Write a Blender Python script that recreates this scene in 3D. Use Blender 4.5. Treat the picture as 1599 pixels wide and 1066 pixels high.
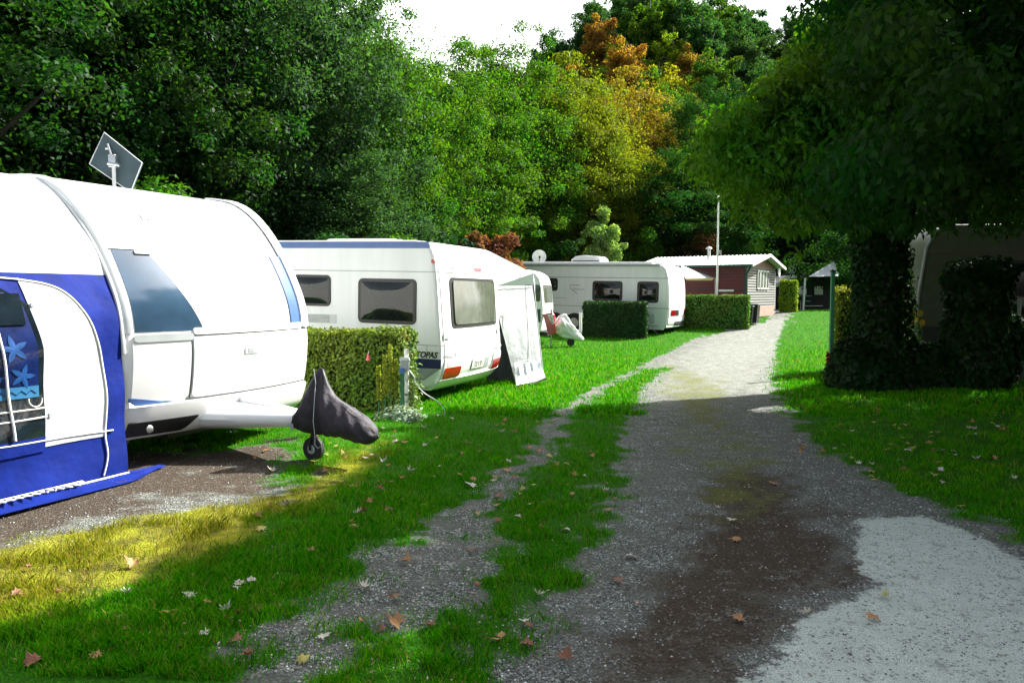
import bpy, bmesh, math, random
import numpy as np
from mathutils import Vector, Matrix

for o in list(bpy.data.objects): bpy.data.objects.remove(o)
SC = bpy.context.scene
COL = SC.collection
R = math.radians

# ------------------------------------------------------------------ camera
CAMH = 1.6
PITCH = math.atan(73/1200)
cd = bpy.data.cameras.new('camera'); cam = bpy.data.objects.new('camera', cd); COL.objects.link(cam)
cam.location = (0, 0, CAMH); cam.rotation_euler = (math.pi/2 - PITCH, 0, 0)
cd.sensor_width = 36; cd.lens = 36*1200/1599; cd.clip_end = 3000; cd.clip_start = .05
SC.camera = cam

# ------------------------------------------------------------------ world, sun, exposure
SUN_D = Vector((.84, .54, 0)).normalized()      # horizontal direction towards the sun
SUN_E = R(41)
w = bpy.data.worlds.new('World'); SC.world = w; w.use_nodes = True
nt = w.node_tree; nt.nodes.clear()
sky = nt.nodes.new('ShaderNodeTexSky'); sky.sky_type = 'NISHITA'; sky.sun_disc = False
sky.sun_elevation = SUN_E; sky.sun_rotation = math.atan2(SUN_D.x, SUN_D.y)
sky.air_density = 1.0; sky.dust_density = 4.5; sky.ozone_density = .6
bg = nt.nodes.new('ShaderNodeBackground'); bg.inputs['Strength'].default_value = .075
wo = nt.nodes.new('ShaderNodeOutputWorld')
# white cloud layer added so the sky over the hill burns out white
tcw = nt.nodes.new('ShaderNodeTexCoord'); spw = nt.nodes.new('ShaderNodeSeparateXYZ'); nt.links.new(tcw.outputs['Generated'], spw.inputs[0])
nzw = nt.nodes.new('ShaderNodeTexNoise'); nzw.inputs['Scale'].default_value = 3; nt.links.new(tcw.outputs['Generated'], nzw.inputs['Vector'])
mw = nt.nodes.new('ShaderNodeMath'); mw.operation = 'MULTIPLY_ADD'; nt.links.new(nzw.outputs['Fac'], mw.inputs[0]); mw.inputs[1].default_value = .5; nt.links.new(spw.outputs[1], mw.inputs[2])
mrw = nt.nodes.new('ShaderNodeMapRange'); mrw.inputs['From Min'].default_value = .75; mrw.inputs['From Max'].default_value = 1.0; nt.links.new(mw.outputs[0], mrw.inputs['Value'])
mxw = nt.nodes.new('ShaderNodeMix'); mxw.data_type = 'RGBA'; nt.links.new(mrw.outputs[0], mxw.inputs[0]); hsw = nt.nodes.new('ShaderNodeHueSaturation'); hsw.inputs['Saturation'].default_value = .5; nt.links.new(sky.outputs[0], hsw.inputs['Color']); nt.links.new(hsw.outputs[0], mxw.inputs[6]); mxw.inputs[7].default_value = (8, 8.2, 8.2, 1)
nt.links.new(mxw.outputs[2], bg.inputs[0]); nt.links.new(bg.outputs[0], wo.inputs[0])
sd = bpy.data.lights.new('sun', 'SUN'); sd.energy = 4.3; sd.angle = R(.5); sd.color = (1, .965, .90)
so = bpy.data.objects.new('sun', sd); COL.objects.link(so)
sv = Vector((SUN_D.x*math.cos(SUN_E), SUN_D.y*math.cos(SUN_E), math.sin(SUN_E)))
so.rotation_euler = sv.to_track_quat('Z', 'Y').to_euler()
SC.view_settings.view_transform = 'Standard'; SC.view_settings.look = 'None'
SC.view_settings.exposure = 1.95; SC.view_settings.gamma = 1
SC.render.engine = 'CYCLES'
SC.cycles.max_bounces = 6; SC.cycles.diffuse_bounces = 3; SC.cycles.glossy_bounces = 3; SC.cycles.transmission_bounces = 4

# ------------------------------------------------------------------ small maths
CP, SP = math.cos(PITCH), math.sin(PITCH)
def ray(px, py):
    x = (px-799.5)/1200; z = (533-py)/1200
    return np.array([x, CP+z*SP, -SP+z*CP])
def at(px, py, D):
    r = ray(px, py); return np.array([0, 0, CAMH]) + r*(D/r[1])
def on_plane(px, py, P, n):
    r = ray(px, py); o = np.array([0, 0, CAMH]); P = np.array([P[0], P[1], 0]); n = np.array([n[0], n[1], 0])
    return o + r*(((P-o)@n)/(r@n))
def S(t):
    t = np.clip(t, 0, 1); return t*t*(3-2*t)
def gz(x, y):
    x = np.asarray(x, float); y = np.asarray(y, float)
    z = .8*S((y-22)/14) + .12*S((.3-x)/2.0)*S((11.5-y)/2.5)
    z = z + .012*np.sin(x*2.1+y*.7)*np.sin(y*1.7-x*.5)*S((y-1)/3) + .02*np.sin(x*.7+1)*np.sin(y*.5)
    return z
def ground_at(px, py):
    z = 0.
    for _ in range(12):
        r = ray(px, py)
        if r[2] > -1e-4: break
        t = (z-CAMH)/r[2]; p = np.array([0, 0, CAMH])+r*t
        z = .6*z+.4*float(gz(p[0], p[1]))
    return p[0], p[1]
def GP(l): return [ground_at(*q) for q in l]
def hnoise(x, y, seed=0, f=1.):
    rs = np.random.RandomState(seed); v = 0
    for k in range(6):
        a = rs.uniform(0, 6.28); fr = f*(1.3**k)*rs.uniform(.8, 1.2); p = rs.uniform(0, 6.28, 2)
        v = v + np.sin((x*np.cos(a)+y*np.sin(a))*fr+p[0])*np.sin((y*np.cos(a)-x*np.sin(a))*fr*.8+p[1])
    return v/2.4
def sdist(x, y, poly):
    P = np.asarray(poly, float); n = len(P); d = np.full(x.shape, 1e9); ins = np.zeros(x.shape, bool)
    for i in range(n):
        a, b = P[i], P[(i+1) % n]; e = b-a; wx, wy = x-a[0], y-a[1]
        t = np.clip((wx*e[0]+wy*e[1])/(e@e+1e-12), 0, 1)
        d = np.minimum(d, np.hypot(wx-e[0]*t, wy-e[1]*t))
        c = (a[1] > y) != (b[1] > y)
        xi = (b[0]-a[0])*(y-a[1])/((b[1]-a[1]) if b[1] != a[1] else 1e-12)+a[0]
        ins ^= c & (x < xi)
    return np.where(ins, d, -d)

# ------------------------------------------------------------------ materials
def newmat(name):
    m = bpy.data.materials.new(name); m.use_nodes = True; nt = m.node_tree; nt.nodes.clear()
    out = nt.nodes.new('ShaderNodeOutputMaterial'); return m, nt, out
def N(nt, t, **kw):
    n = nt.nodes.new(t)
    for k, v in kw.items():
        if k.startswith('i_'): n.inputs[k[2:].replace('_', ' ')].default_value = v
        else: setattr(n, k, v)
    return n
def pbr(name, col, rough=.5, metal=0, var=.12, vscale=6., bump=0, bscale=60., coat=0, st=0, spec=.5, trans=0):
    m, nt, out = newmat(name); b = N(nt, 'ShaderNodeBsdfPrincipled')
    L = nt.links.new
    tc = N(nt, 'ShaderNodeTexCoord'); nz = N(nt, 'ShaderNodeTexNoise'); nz.inputs['Scale'].default_value = vscale; nz.inputs['Detail'].default_value = 6
    if st:
        mp = N(nt, 'ShaderNodeMapping'); mp.inputs['Scale'].default_value = (1, 1, st); L(tc.outputs['Object'], mp.inputs[0]); L(mp.outputs[0], nz.inputs['Vector'])
    else: L(tc.outputs['Object'], nz.inputs['Vector'])
    mr = N(nt, 'ShaderNodeMapRange'); mr.inputs['To Min'].default_value = 1-var; mr.inputs['To Max'].default_value = 1+var*.6
    mr.inputs['From Min'].default_value = .3; mr.inputs['From Max'].default_value = .7
    L(nz.outputs['Fac'], mr.inputs['Value'])
    mx = N(nt, 'ShaderNodeVectorMath', operation='SCALE'); mx.inputs[0].default_value = col[:3]; L(mr.outputs[0], mx.inputs['Scale'])
    L(mx.outputs[0], b.inputs['Base Color'])
    b.inputs['Roughness'].default_value = rough; b.inputs['Metallic'].default_value = metal
    b.inputs['Coat Weight'].default_value = coat; b.inputs['Coat Roughness'].default_value = .08
    b.inputs['Specular IOR Level'].default_value = spec
    if bump:
        n2 = N(nt, 'ShaderNodeTexNoise'); n2.inputs['Scale'].default_value = bscale; n2.inputs['Detail'].default_value = 4
        L(tc.outputs['Object'], n2.inputs['Vector'])
        bp = N(nt, 'ShaderNodeBump'); bp.inputs['Strength'].default_value = 1; bp.inputs['Distance'].default_value = bump
        L(n2.outputs['Fac'], bp.inputs['Height']); L(bp.outputs[0], b.inputs['Normal'])
    last = b.outputs[0]
    if trans:
        tr = N(nt, 'ShaderNodeBsdfTranslucent'); L(mx.outputs[0], tr.inputs['Color'])
        ms = N(nt, 'ShaderNodeMixShader'); ms.inputs[0].default_value = trans
        L(b.outputs[0], ms.inputs[1]); L(tr.outputs[0], ms.inputs[2]); last = ms.outputs[0]
    L(last, out.inputs[0]); return m
def leafmat(name, glossy=.012, trans=.42, vary=.35, rough=.55):
    m, nt, out = newmat(name); L = nt.links.new
    oi = N(nt, 'ShaderNodeObjectInfo'); ge = N(nt, 'ShaderNodeNewGeometry')
    tc = N(nt, 'ShaderNodeTexCoord'); nz = N(nt, 'ShaderNodeTexNoise'); nz.inputs['Scale'].default_value = .9; L(tc.outputs['Object'], nz.inputs['Vector'])
    hs = N(nt, 'ShaderNodeHueSaturation'); L(oi.outputs['Color'], hs.inputs['Color'])
    a = N(nt, 'ShaderNodeMapRange'); a.inputs['To Min'].default_value = 1-vary; a.inputs['To Max'].default_value = 1+vary*1.5; L(ge.outputs['Random Per Island'], a.inputs['Value']); 
    L(a.outputs[0], hs.inputs['Value'])
    h = N(nt, 'ShaderNodeMapRange'); h.inputs['From Min'].default_value = .3; h.inputs['From Max'].default_value = .7
    h.inputs['To Min'].default_value = .475; h.inputs['To Max'].default_value = .525; L(nz.outputs['Fac'], h.inputs['Value']); L(h.outputs[0], hs.inputs['Hue'])
    df = N(nt, 'ShaderNodeBsdfDiffuse'); tr = N(nt, 'ShaderNodeBsdfTranslucent'); gl = N(nt, 'ShaderNodeBsdfGlossy'); gl.inputs['Roughness'].default_value = rough
    L(hs.outputs[0], df.inputs['Color'])
    yl = N(nt, 'ShaderNodeMix', data_type='RGBA', blend_type='MULTIPLY'); yl.inputs[0].default_value = 1; yl.inputs[7].default_value = (1.7, 1.6, .5, 1)
    L(hs.outputs[0], yl.inputs[6]); L(yl.outputs[2], tr.inputs['Color'])
    m1 = N(nt, 'ShaderNodeMixShader'); m1.inputs[0].default_value = trans; L(df.outputs[0], m1.inputs[1]); L(tr.outputs[0], m1.inputs[2])
    m2 = N(nt, 'ShaderNodeMixShader'); m2.inputs[0].default_value = glossy; L(m1.outputs[0], m2.inputs[1]); L(gl.outputs[0], m2.inputs[2])
    L(m2.outputs[0], out.inputs[0]); return m

M = {}
M['white'] = pbr('caravan_white', (.80, .81, .80), .32, coat=.25, var=.05, vscale=2.5)
M['side_white'] = pbr('caravan_side_sheet', (.76, .78, .77), .38, coat=.1, var=.07, vscale=7, st=.12, bump=.0006, bscale=90)
M['seam'] = pbr('dark_seam', (.05, .06, .06), .6)
M['rubber'] = pbr('black_rubber', (.012, .013, .013), .45, bump=.0005)
M['glass'] = pbr('tinted_glass', (.012, .016, .016), .05, var=.3, vscale=3, spec=.45)
M['glass_grey'] = pbr('grey_curtained_glass', (.10, .115, .085), .08, coat=.6, var=.3, vscale=5)
M['grey'] = pbr('grey_plastic', (.30, .33, .33), .45)
M['lightgrey'] = pbr('light_grey_trim', (.55, .58, .58), .35)
M['blue_stripe'] = pbr('blue_stripe_paint', (.06, .13, .34), .35)
M['navy'] = pbr('navy_paint', (.008, .012, .10), .35, coat=.3)
M['red_lamp'] = pbr('red_lamp_lens', (.34, .003, .006), .15, coat=.4)
M['orange'] = pbr('amber_lens', (.7, .2, .02), .15, coat=1)
M['chrome'] = pbr('galvanised_steel', (.6, .62, .63), .3, metal=.9)
M['alu'] = pbr('dull_aluminium', (.5, .52, .53), .45, metal=.6)
M['blue_cloth'] = pbr('blue_awning_cloth', (.002, .015, .17), .75, var=.25, vscale=5, bump=.015, bscale=5, trans=.06, spec=.15)
M['white_cloth'] = pbr('white_awning_cloth', (.55, .58, .58), .7, var=.06, vscale=3, bump=.03, bscale=3.5, trans=.10, spec=.2)
M['piping'] = pbr('pale_piping', (.75, .76, .72), .5)
M['clear'] = pbr('dark_clear_film', (.008, .014, .02), .06, coat=1, bump=.006, bscale=6, var=.4)
M['curtain'] = pbr('navy_curtain_cloth', (.003, .012, .075), .25, coat=.8, var=.4, vscale=8, bump=.004, bscale=7)
M['star'] = pbr('sky_blue_print', (.012, .065, .22), .3, coat=.6, var=.3, vscale=20)
M['cyan'] = pbr('cyan_braid', (.02, .13, .26), .4, coat=.5)
M['cover'] = pbr('charcoal_cover_cloth', (.026, .021, .029), .7, var=.3, vscale=14, bump=.035, bscale=6)
M['tarp'] = pbr('white_tarp', (.72, .74, .72), .45, bump=.03, bscale=9, var=.08)
M['tyre'] = pbr('tyre_rubber', (.014, .014, .015), .75, bump=.002)
M['bark'] = pbr('bark', (.016, .013, .010), .9, var=.4, vscale=9, bump=.03, bscale=18)
M['bark_grey'] = pbr('grey_bark', (.10, .09, .075), .9, var=.4, vscale=9, bump=.02, bscale=18)
M['red_wood'] = pbr('maroon_boards', (.12, .006, .012), .6, var=.25, vscale=10, bump=.004)
M['grey_wood'] = pbr('pale_grey_boards', (.15, .155, .14), .65, var=.15, vscale=8, bump=.003)
M['brown_wood'] = pbr('brown_boards', (.19, .09, .06), .7, var=.25, vscale=8)
M['pink_panel'] = pbr('pinkish_panel', (.34, .22, .17), .7)
M['roofmetal'] = pbr('pale_sheet_roof', (.42, .44, .44), .4, metal=.2, var=.1)
M['dark_green'] = pbr('dark_green_paint', (.012, .06, .04), .5)
M['green_post'] = pbr('green_post_paint', (.04, .20, .10), .5)
M['red_plastic'] = pbr('red_plastic', (.36, .006, .006), .3, coat=.4)
M['darktent'] = pbr('black_tent_cloth', (.014, .014, .018), .8, bump=.01, bscale=4)
M['black'] = pbr('black_plastic', (.01, .01, .011), .5)
M['solar'] = pbr('dull_antenna_back', (.045, .075, .085), .35, var=.25, vscale=5, bump=.001)
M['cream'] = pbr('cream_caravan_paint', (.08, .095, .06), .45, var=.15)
M['pink'] = pbr('faded_red_paint', (.8, .12, .14), .4)
M['mauve'] = pbr('faded_lettering', (.55, .57, .57), .6)
M['leaf'] = leafmat('leaf', trans=.48)
M['leaf_gloss'] = leafmat('glossy_leaf', glossy=.012, trans=.2, rough=.4)
M['leaf_hedge'] = leafmat('hedge_leaf', glossy=.02, trans=.2, vary=.45)
M['flower'] = pbr('yellow_petals', (.75, .50, .02), .6)
M['dish'] = pbr('dish_grey', (.50, .54, .52), .5)
M['maple'] = pbr('dead_leaf_tan', (.42, .22, .09), .7, var=.4, vscale=30, trans=.15)
M['leafpale'] = pbr('dead_leaf_pale', (.55, .50, .42), .6, var=.25, vscale=30, trans=.1)
M['leafbrown'] = pbr('dead_leaf_brown', (.22, .09, .045), .7, var=.4, vscale=30, trans=.1)
M['leafyel'] = pbr('dead_leaf_yellow', (.45, .40, .10), .7, var=.3, vscale=30, trans=.2)

# ------------------------------------------------------------------ object helpers
def tag(o, label=None, cat=None, group=None, kind=None):
    if label: o['label'] = label
    if cat: o['category'] = cat
    if group: o['group'] = group
    if kind: o['kind'] = kind
    return o
def empty(name, loc=(0, 0, 0), rz=0, label=None, cat=None, group=None, ry=0):
    o = bpy.data.objects.new(name, None); COL.objects.link(o); o.location = [float(v) for v in loc]
    o.rotation_euler = (0, ry, rz); o.empty_display_size = .2
    return tag(o, label, cat, group)
class MB:
    def __init__(s): s.v = []; s.f = []
    def add(s, v, f):
        k = len(s.v); s.v += [tuple(map(float, p)) for p in v]; s.f += [tuple(i+k for i in q) for q in f]; return s
    def box(s, x0, x1, y0, y1, z0, z1):
        v = [(x, y, z) for z in (z0, z1) for y in (y0, y1) for x in (x0, x1)]
        return s.add(v, [(0, 2, 3, 1), (4, 5, 7, 6), (0, 1, 5, 4), (2, 6, 7, 3), (0, 4, 6, 2), (1, 3, 7, 5)])
    def tube(s, pts, r, n=8, cap=True):
        P = [Vector(p) for p in pts]; rr = r if hasattr(r, '__len__') else [r]*len(P); v = []; f = []
        for i, p in enumerate(P):
            t = (P[min(i+1, len(P)-1)]-P[max(i-1, 0)]).normalized()
            a = t.orthogonal() if i == 0 else (pa - t*pa.dot(t)); a.normalize(); pa = a; b = t.cross(a)
            for k in range(n):
                q = 2*math.pi*k/n; v.append(p+(a*math.cos(q)+b*math.sin(q))*rr[i])
        for i in range(len(P)-1):
            for k in range(n): f.append((i*n+k, i*n+(k+1) % n, (i+1)*n+(k+1) % n, (i+1)*n+k))
        if cap: f += [tuple(range(n))[::-1], tuple(range((len(P)-1)*n, len(P)*n))]
        return s.add(v, f)
    def grid(s, P, th=None):      # P[i][j] points; optional thickness along normals
        n, m = len(P), len(P[0]); A = np.array([[list(q) for q in r] for r in P], float)
        idx = lambda i, j: i*m+j
        f = [(idx(i, j), idx(i, j+1), idx(i+1, j+1), idx(i+1, j)) for i in range(n-1) for j in range(m-1)]
        if th is None: return s.add(A.reshape(-1, 3), f)
        gu = np.gradient(A, axis=0); gv = np.gradient(A, axis=1); nn = np.cross(gv, gu); nn /= (np.linalg.norm(nn, axis=2, keepdims=True)+1e-9)
        B = A-nn*th; o = n*m
        f2 = [tuple(i+o for i in q[::-1]) for q in f]
        e = [(idx(0, j), idx(0, j+1)) for j in range(m-1)] + [(idx(i, m-1), idx(i+1, m-1)) for i in range(n-1)] + \
            [(idx(n-1, j+1), idx(n-1, j)) for j in range(m-1)] + [(idx(i+1, 0), idx(i, 0)) for i in range(n-1)]
        f3 = [(b, a, a+o, b+o) for a, b in e]
        return s.add(np.vstack([A.reshape(-1, 3), B.reshape(-1, 3)]), f+f2+f3)
    def lathe(s, prof, c=(0, 0, 0), axis='z', n=20):
        v = []; f = []
        for r, h in prof:
            for k in range(n):
                a = 2*math.pi*k/n; p = (r*math.cos(a), r*math.sin(a), h)
                if axis == 'y': p = (p[0], p[2], p[1])
                if axis == 'x': p = (p[2], p[0], p[1])
                v.append((p[0]+c[0], p[1]+c[1], p[2]+c[2]))
        for i in range(len(prof)-1):
            for k in range(n): f.append((i*n+k, i*n+(k+1) % n, (i+1)*n+(k+1) % n, (i+1)*n+k))
        f += [tuple(range(n))[::-1], tuple(range((len(prof)-1)*n, len(prof)*n))]
        return s.add(v, f)
    def prism(s, poly, y0, y1, ax='y'):   # poly in (x,z) extruded in y, (y,z) in x, or (x,y) in z
        n = len(poly); g = {'y': lambda p, t: (p[0], t, p[1]), 'x': lambda p, t: (t, p[0], p[1]), 'z': lambda p, t: (p[0], p[1], t)}[ax]
        v = [g(p, y0) for p in poly]+[g(p, y1) for p in poly]
        return s.add(v, [tuple(range(n)), tuple(range(n, 2*n))[::-1]]+[(i, (i+1) % n, n+(i+1) % n, n+i) for i in range(n)])
    def build(s, name, mat, parent=None, smooth=False, bevel=0, color=None, sub=0, auto=None):
        me = bpy.data.meshes.new(name); me.from_pydata(s.v, [], s.f); me.update()
        bm = bmesh.new(); bm.from_mesh(me); bmesh.ops.recalc_face_normals(bm, faces=bm.faces); bm.to_mesh(me); bm.free()
        return link(name, me, mat, parent, smooth, bevel, color, sub)
def link(name, me, mat, parent=None, smooth=False, bevel=0, color=None, sub=0):
    me.materials.clear()
    for m in (mat if isinstance(mat, (list, tuple)) else [mat]): me.materials.append(m)
    if smooth: me.polygons.foreach_set('use_smooth', [True]*len(me.polygons)); me.set_sharp_from_angle(angle=.7)
    o = bpy.data.objects.new(name, me); COL.objects.link(o)
    if parent: o.parent = parent
    if bevel:
        b = o.modifiers.new('bevel', 'BEVEL'); b.width = bevel; b.segments = 2; b.limit_method = 'ANGLE'
    if sub:
        b = o.modifiers.new('sub', 'SUBSURF'); b.levels = b.render_levels = sub
    if color: o.color = (*color, 1)
    return o
def npmesh(name, V, F, matidx=None):       # V (n,3), F (m,k)
    me = bpy.data.meshes.new(name); V = np.asarray(V, np.float32); F = np.asarray(F, np.int32); k = F.shape[1]
    me.vertices.add(len(V)); me.vertices.foreach_set('co', V.ravel())
    me.loops.add(F.size); me.loops.foreach_set('vertex_index', F.ravel())
    me.polygons.add(len(F)); me.polygons.foreach_set('loop_start', np.arange(0, F.size, k, dtype=np.int32))
    me.polygons.foreach_set('loop_total', np.full(len(F), k, np.int32))
    if matidx is not None: me.polygons.foreach_set('material_index', np.asarray(matidx, np.int32))
    me.update(calc_edges=True); return me
def rrect(x0, x1, z0, z1, r, n=5):
    p = []
    for cx, cz, a0 in ((x1-r, z1-r, 0), (x0+r, z1-r, 90), (x0+r, z0+r, 180), (x1-r, z0+r, 270)):
        for k in range(n+1):
            a = R(a0+90*k/n); p.append((cx+r*math.cos(a), cz+r*math.sin(a)))
    return p
_txt = {}
def text(name, s, mat, parent, mtx, size=.1, shear=0, ext=.001, xs=1., bold=0.):
    cu = bpy.data.curves.new(name, 'FONT'); cu.body = s; cu.size = size; cu.extrude = ext; cu.shear = shear; cu.align_x = 'CENTER'; cu.align_y = 'CENTER'; cu.offset = bold
    t = bpy.data.objects.new('t', cu); COL.objects.link(t); bpy.context.view_layer.update()
    me = bpy.data.meshes.new_from_object(t.evaluated_get(bpy.context.evaluated_depsgraph_get()))
    bpy.data.objects.remove(t); me.transform(mtx @ Matrix.Diagonal((xs, 1, 1, 1))); return link(name, me, mat, parent)
def basis(o, x, y, z): return Matrix(((x[0], y[0], z[0], o[0]), (x[1], y[1], z[1], o[1]), (x[2], y[2], z[2], o[2]), (0, 0, 0, 1)))

# ------------------------------------------------------------------ ground masks (world space polygons)
grass_polys = [GP(l) for l in (
  [(-500, 1300), (120, 1120), (375, 1066), (395, 1000), (440, 955), (500, 925), (560, 880), (610, 835), (690, 800), (750, 760), (800, 715), (840, 665), (900, 620), (960, 590), (1015, 560), (1075, 530), (1135, 514), (1172, 506), (1196, 499), (1200, 488), (1000, 483), (640, 483), (-2500, 483), (-1500, 600), (150, 690), (330, 755), (470, 765), (380, 790), (200, 815), (0, 850), (-300, 900)],
  [(1035, 575), (1000, 600), (985, 640), (965, 680), (950, 740), (930, 800), (895, 860), (820, 850), (765, 835), (790, 790), (840, 740), (880, 690), (905, 640), (960, 600), (1010, 575)],
  [(1238, 492), (1232, 503), (1218, 530), (1215, 590), (1235, 640), (1275, 690), (1370, 745), (1480, 785), (1599, 835), (1900, 900), (4500, 900), (3000, 484), (1240, 484)],
  [(560, 1066), (590, 1000), (700, 960), (730, 1000), (690, 1090), (560, 1100)],
  [(750, 960), (780, 870), (860, 850), (880, 880), (830, 930), (780, 990)])]
dirt_poly = GP([(1110, 735), (1190, 730), (1240, 745), (1290, 800), (1345, 860), (1365, 905), (1290, 950), (1210, 1000), (1160, 1090), (880, 1090), (920, 980), (1010, 900), (1080, 820), (1090, 740)])
pad_poly = GP([(1322, 826), (1345, 812), (1440, 805), (1530, 840), (1640, 890), (1900, 1000), (1900, 1200), (1150, 1200), (1168, 1060), (1210, 1010), (1285, 950), (1330, 930), (1368, 908), (1345, 880), (1330, 850)])
moss_polys = [GP([(1080, 640), (1130, 645), (1180, 720), (1190, 780), (1120, 800), (1090, 720)]), GP([(1050, 570), (1110, 590), (1150, 660), (1080, 660), (1040, 610)])]
dry_poly = GP([(-400, 880), (0, 840), (180, 780), (330, 752), (480, 765), (520, 720), (600, 690), (560, 740), (470, 790), (350, 860), (180, 930), (0, 975), (-400, 1100)])
bare_shade_poly = GP([(150, 700), (320, 700), (470, 690), (480, 740), (440, 770), (250, 790), (100, 830), (-200, 900), (-200, 800), (100, 770)])
sunlit_pale_poly = GP([(1010, 615), (1250, 615), (1235, 560), (1250, 520), (1262, 496), (1160, 496), (1100, 530), (1040, 565)])
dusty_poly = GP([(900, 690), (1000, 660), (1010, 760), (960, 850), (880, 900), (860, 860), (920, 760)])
def masks(x, y):
    g = np.full(x.shape, -9.)
    for p in grass_polys: g = np.maximum(g, sdist(x, y, p))
    wn = hnoise(x, y, 3, 4.)*.12+hnoise(x, y, 5, 11.)*.07+hnoise(x, y, 6, 27.)*.04
    near = 1+y*.03
    g = g+wn*near+.06; bare = sdist(x, y, bare_shade_poly)+wn*2.2
    g = np.minimum(g, -bare*1.0+.05)
    G = np.clip(.5+g/.42, 0, 1)
    D = np.clip(.42+(sdist(x, y, dirt_poly)+wn*1.6)/.95, 0, 1)
    P = np.clip(.5+(sdist(x, y, pad_poly)+wn*.45)/.14, 0, 1)
    Mo = np.clip(.5+(np.maximum(*[sdist(x, y, p) for p in moss_polys])+wn*3)/1.3, 0, 1)
    Dr = np.clip(.5+(sdist(x, y, dry_poly)+wn)/.5, 0, 1)
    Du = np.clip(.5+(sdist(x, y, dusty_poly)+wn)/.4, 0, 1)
    Du = np.maximum(Du*.5, np.clip(.5+(sdist(x, y, sunlit_pale_poly)+wn*3)/1.6, 0, 1))  # far track painted paler, sunlight put into the gravel colour
    D = np.maximum(D, .85*np.clip(.5+bare/.6, 0, 1))  # bare strip darkened with the dirt colour, standing in for the caravan's shade
    return G, D, P, Mo, Dr, Du

def axis(a, b, c, fine, grow):
    l = [c]; s = fine
    while l[-1] < b: l.append(l[-1]+s); s *= grow
    l2 = [c]; s = fine
    while l2[-1] > a: l2.append(l2[-1]-s); s *= grow
    return np.array(sorted(set(l2+l)))
xs = axis(-700, 700, .5, .045, 1.017); ys = axis(-60, 900, 4.2, .045, 1.02)
X, Y = np.meshgrid(xs, ys); Z = gz(X, Y)
nx, ny = len(xs), len(ys); V = np.stack([X.ravel(), Y.ravel(), Z.ravel()], 1)
ii, jj = np.meshgrid(np.arange(ny-1), np.arange(nx-1), indexing='ij'); q = (ii*nx+jj).ravel()
F = np.stack([q, q+1, q+nx+1, q+nx], 1)
me = npmesh('ground', V, F)
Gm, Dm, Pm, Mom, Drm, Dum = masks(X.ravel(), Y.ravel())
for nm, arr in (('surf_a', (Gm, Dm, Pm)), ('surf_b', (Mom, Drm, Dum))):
    at_ = me.attributes.new(nm, 'FLOAT_VECTOR', 'POINT'); at_.data.foreach_set('vector', np.stack(arr, 1).astype(np.float32).ravel())
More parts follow.
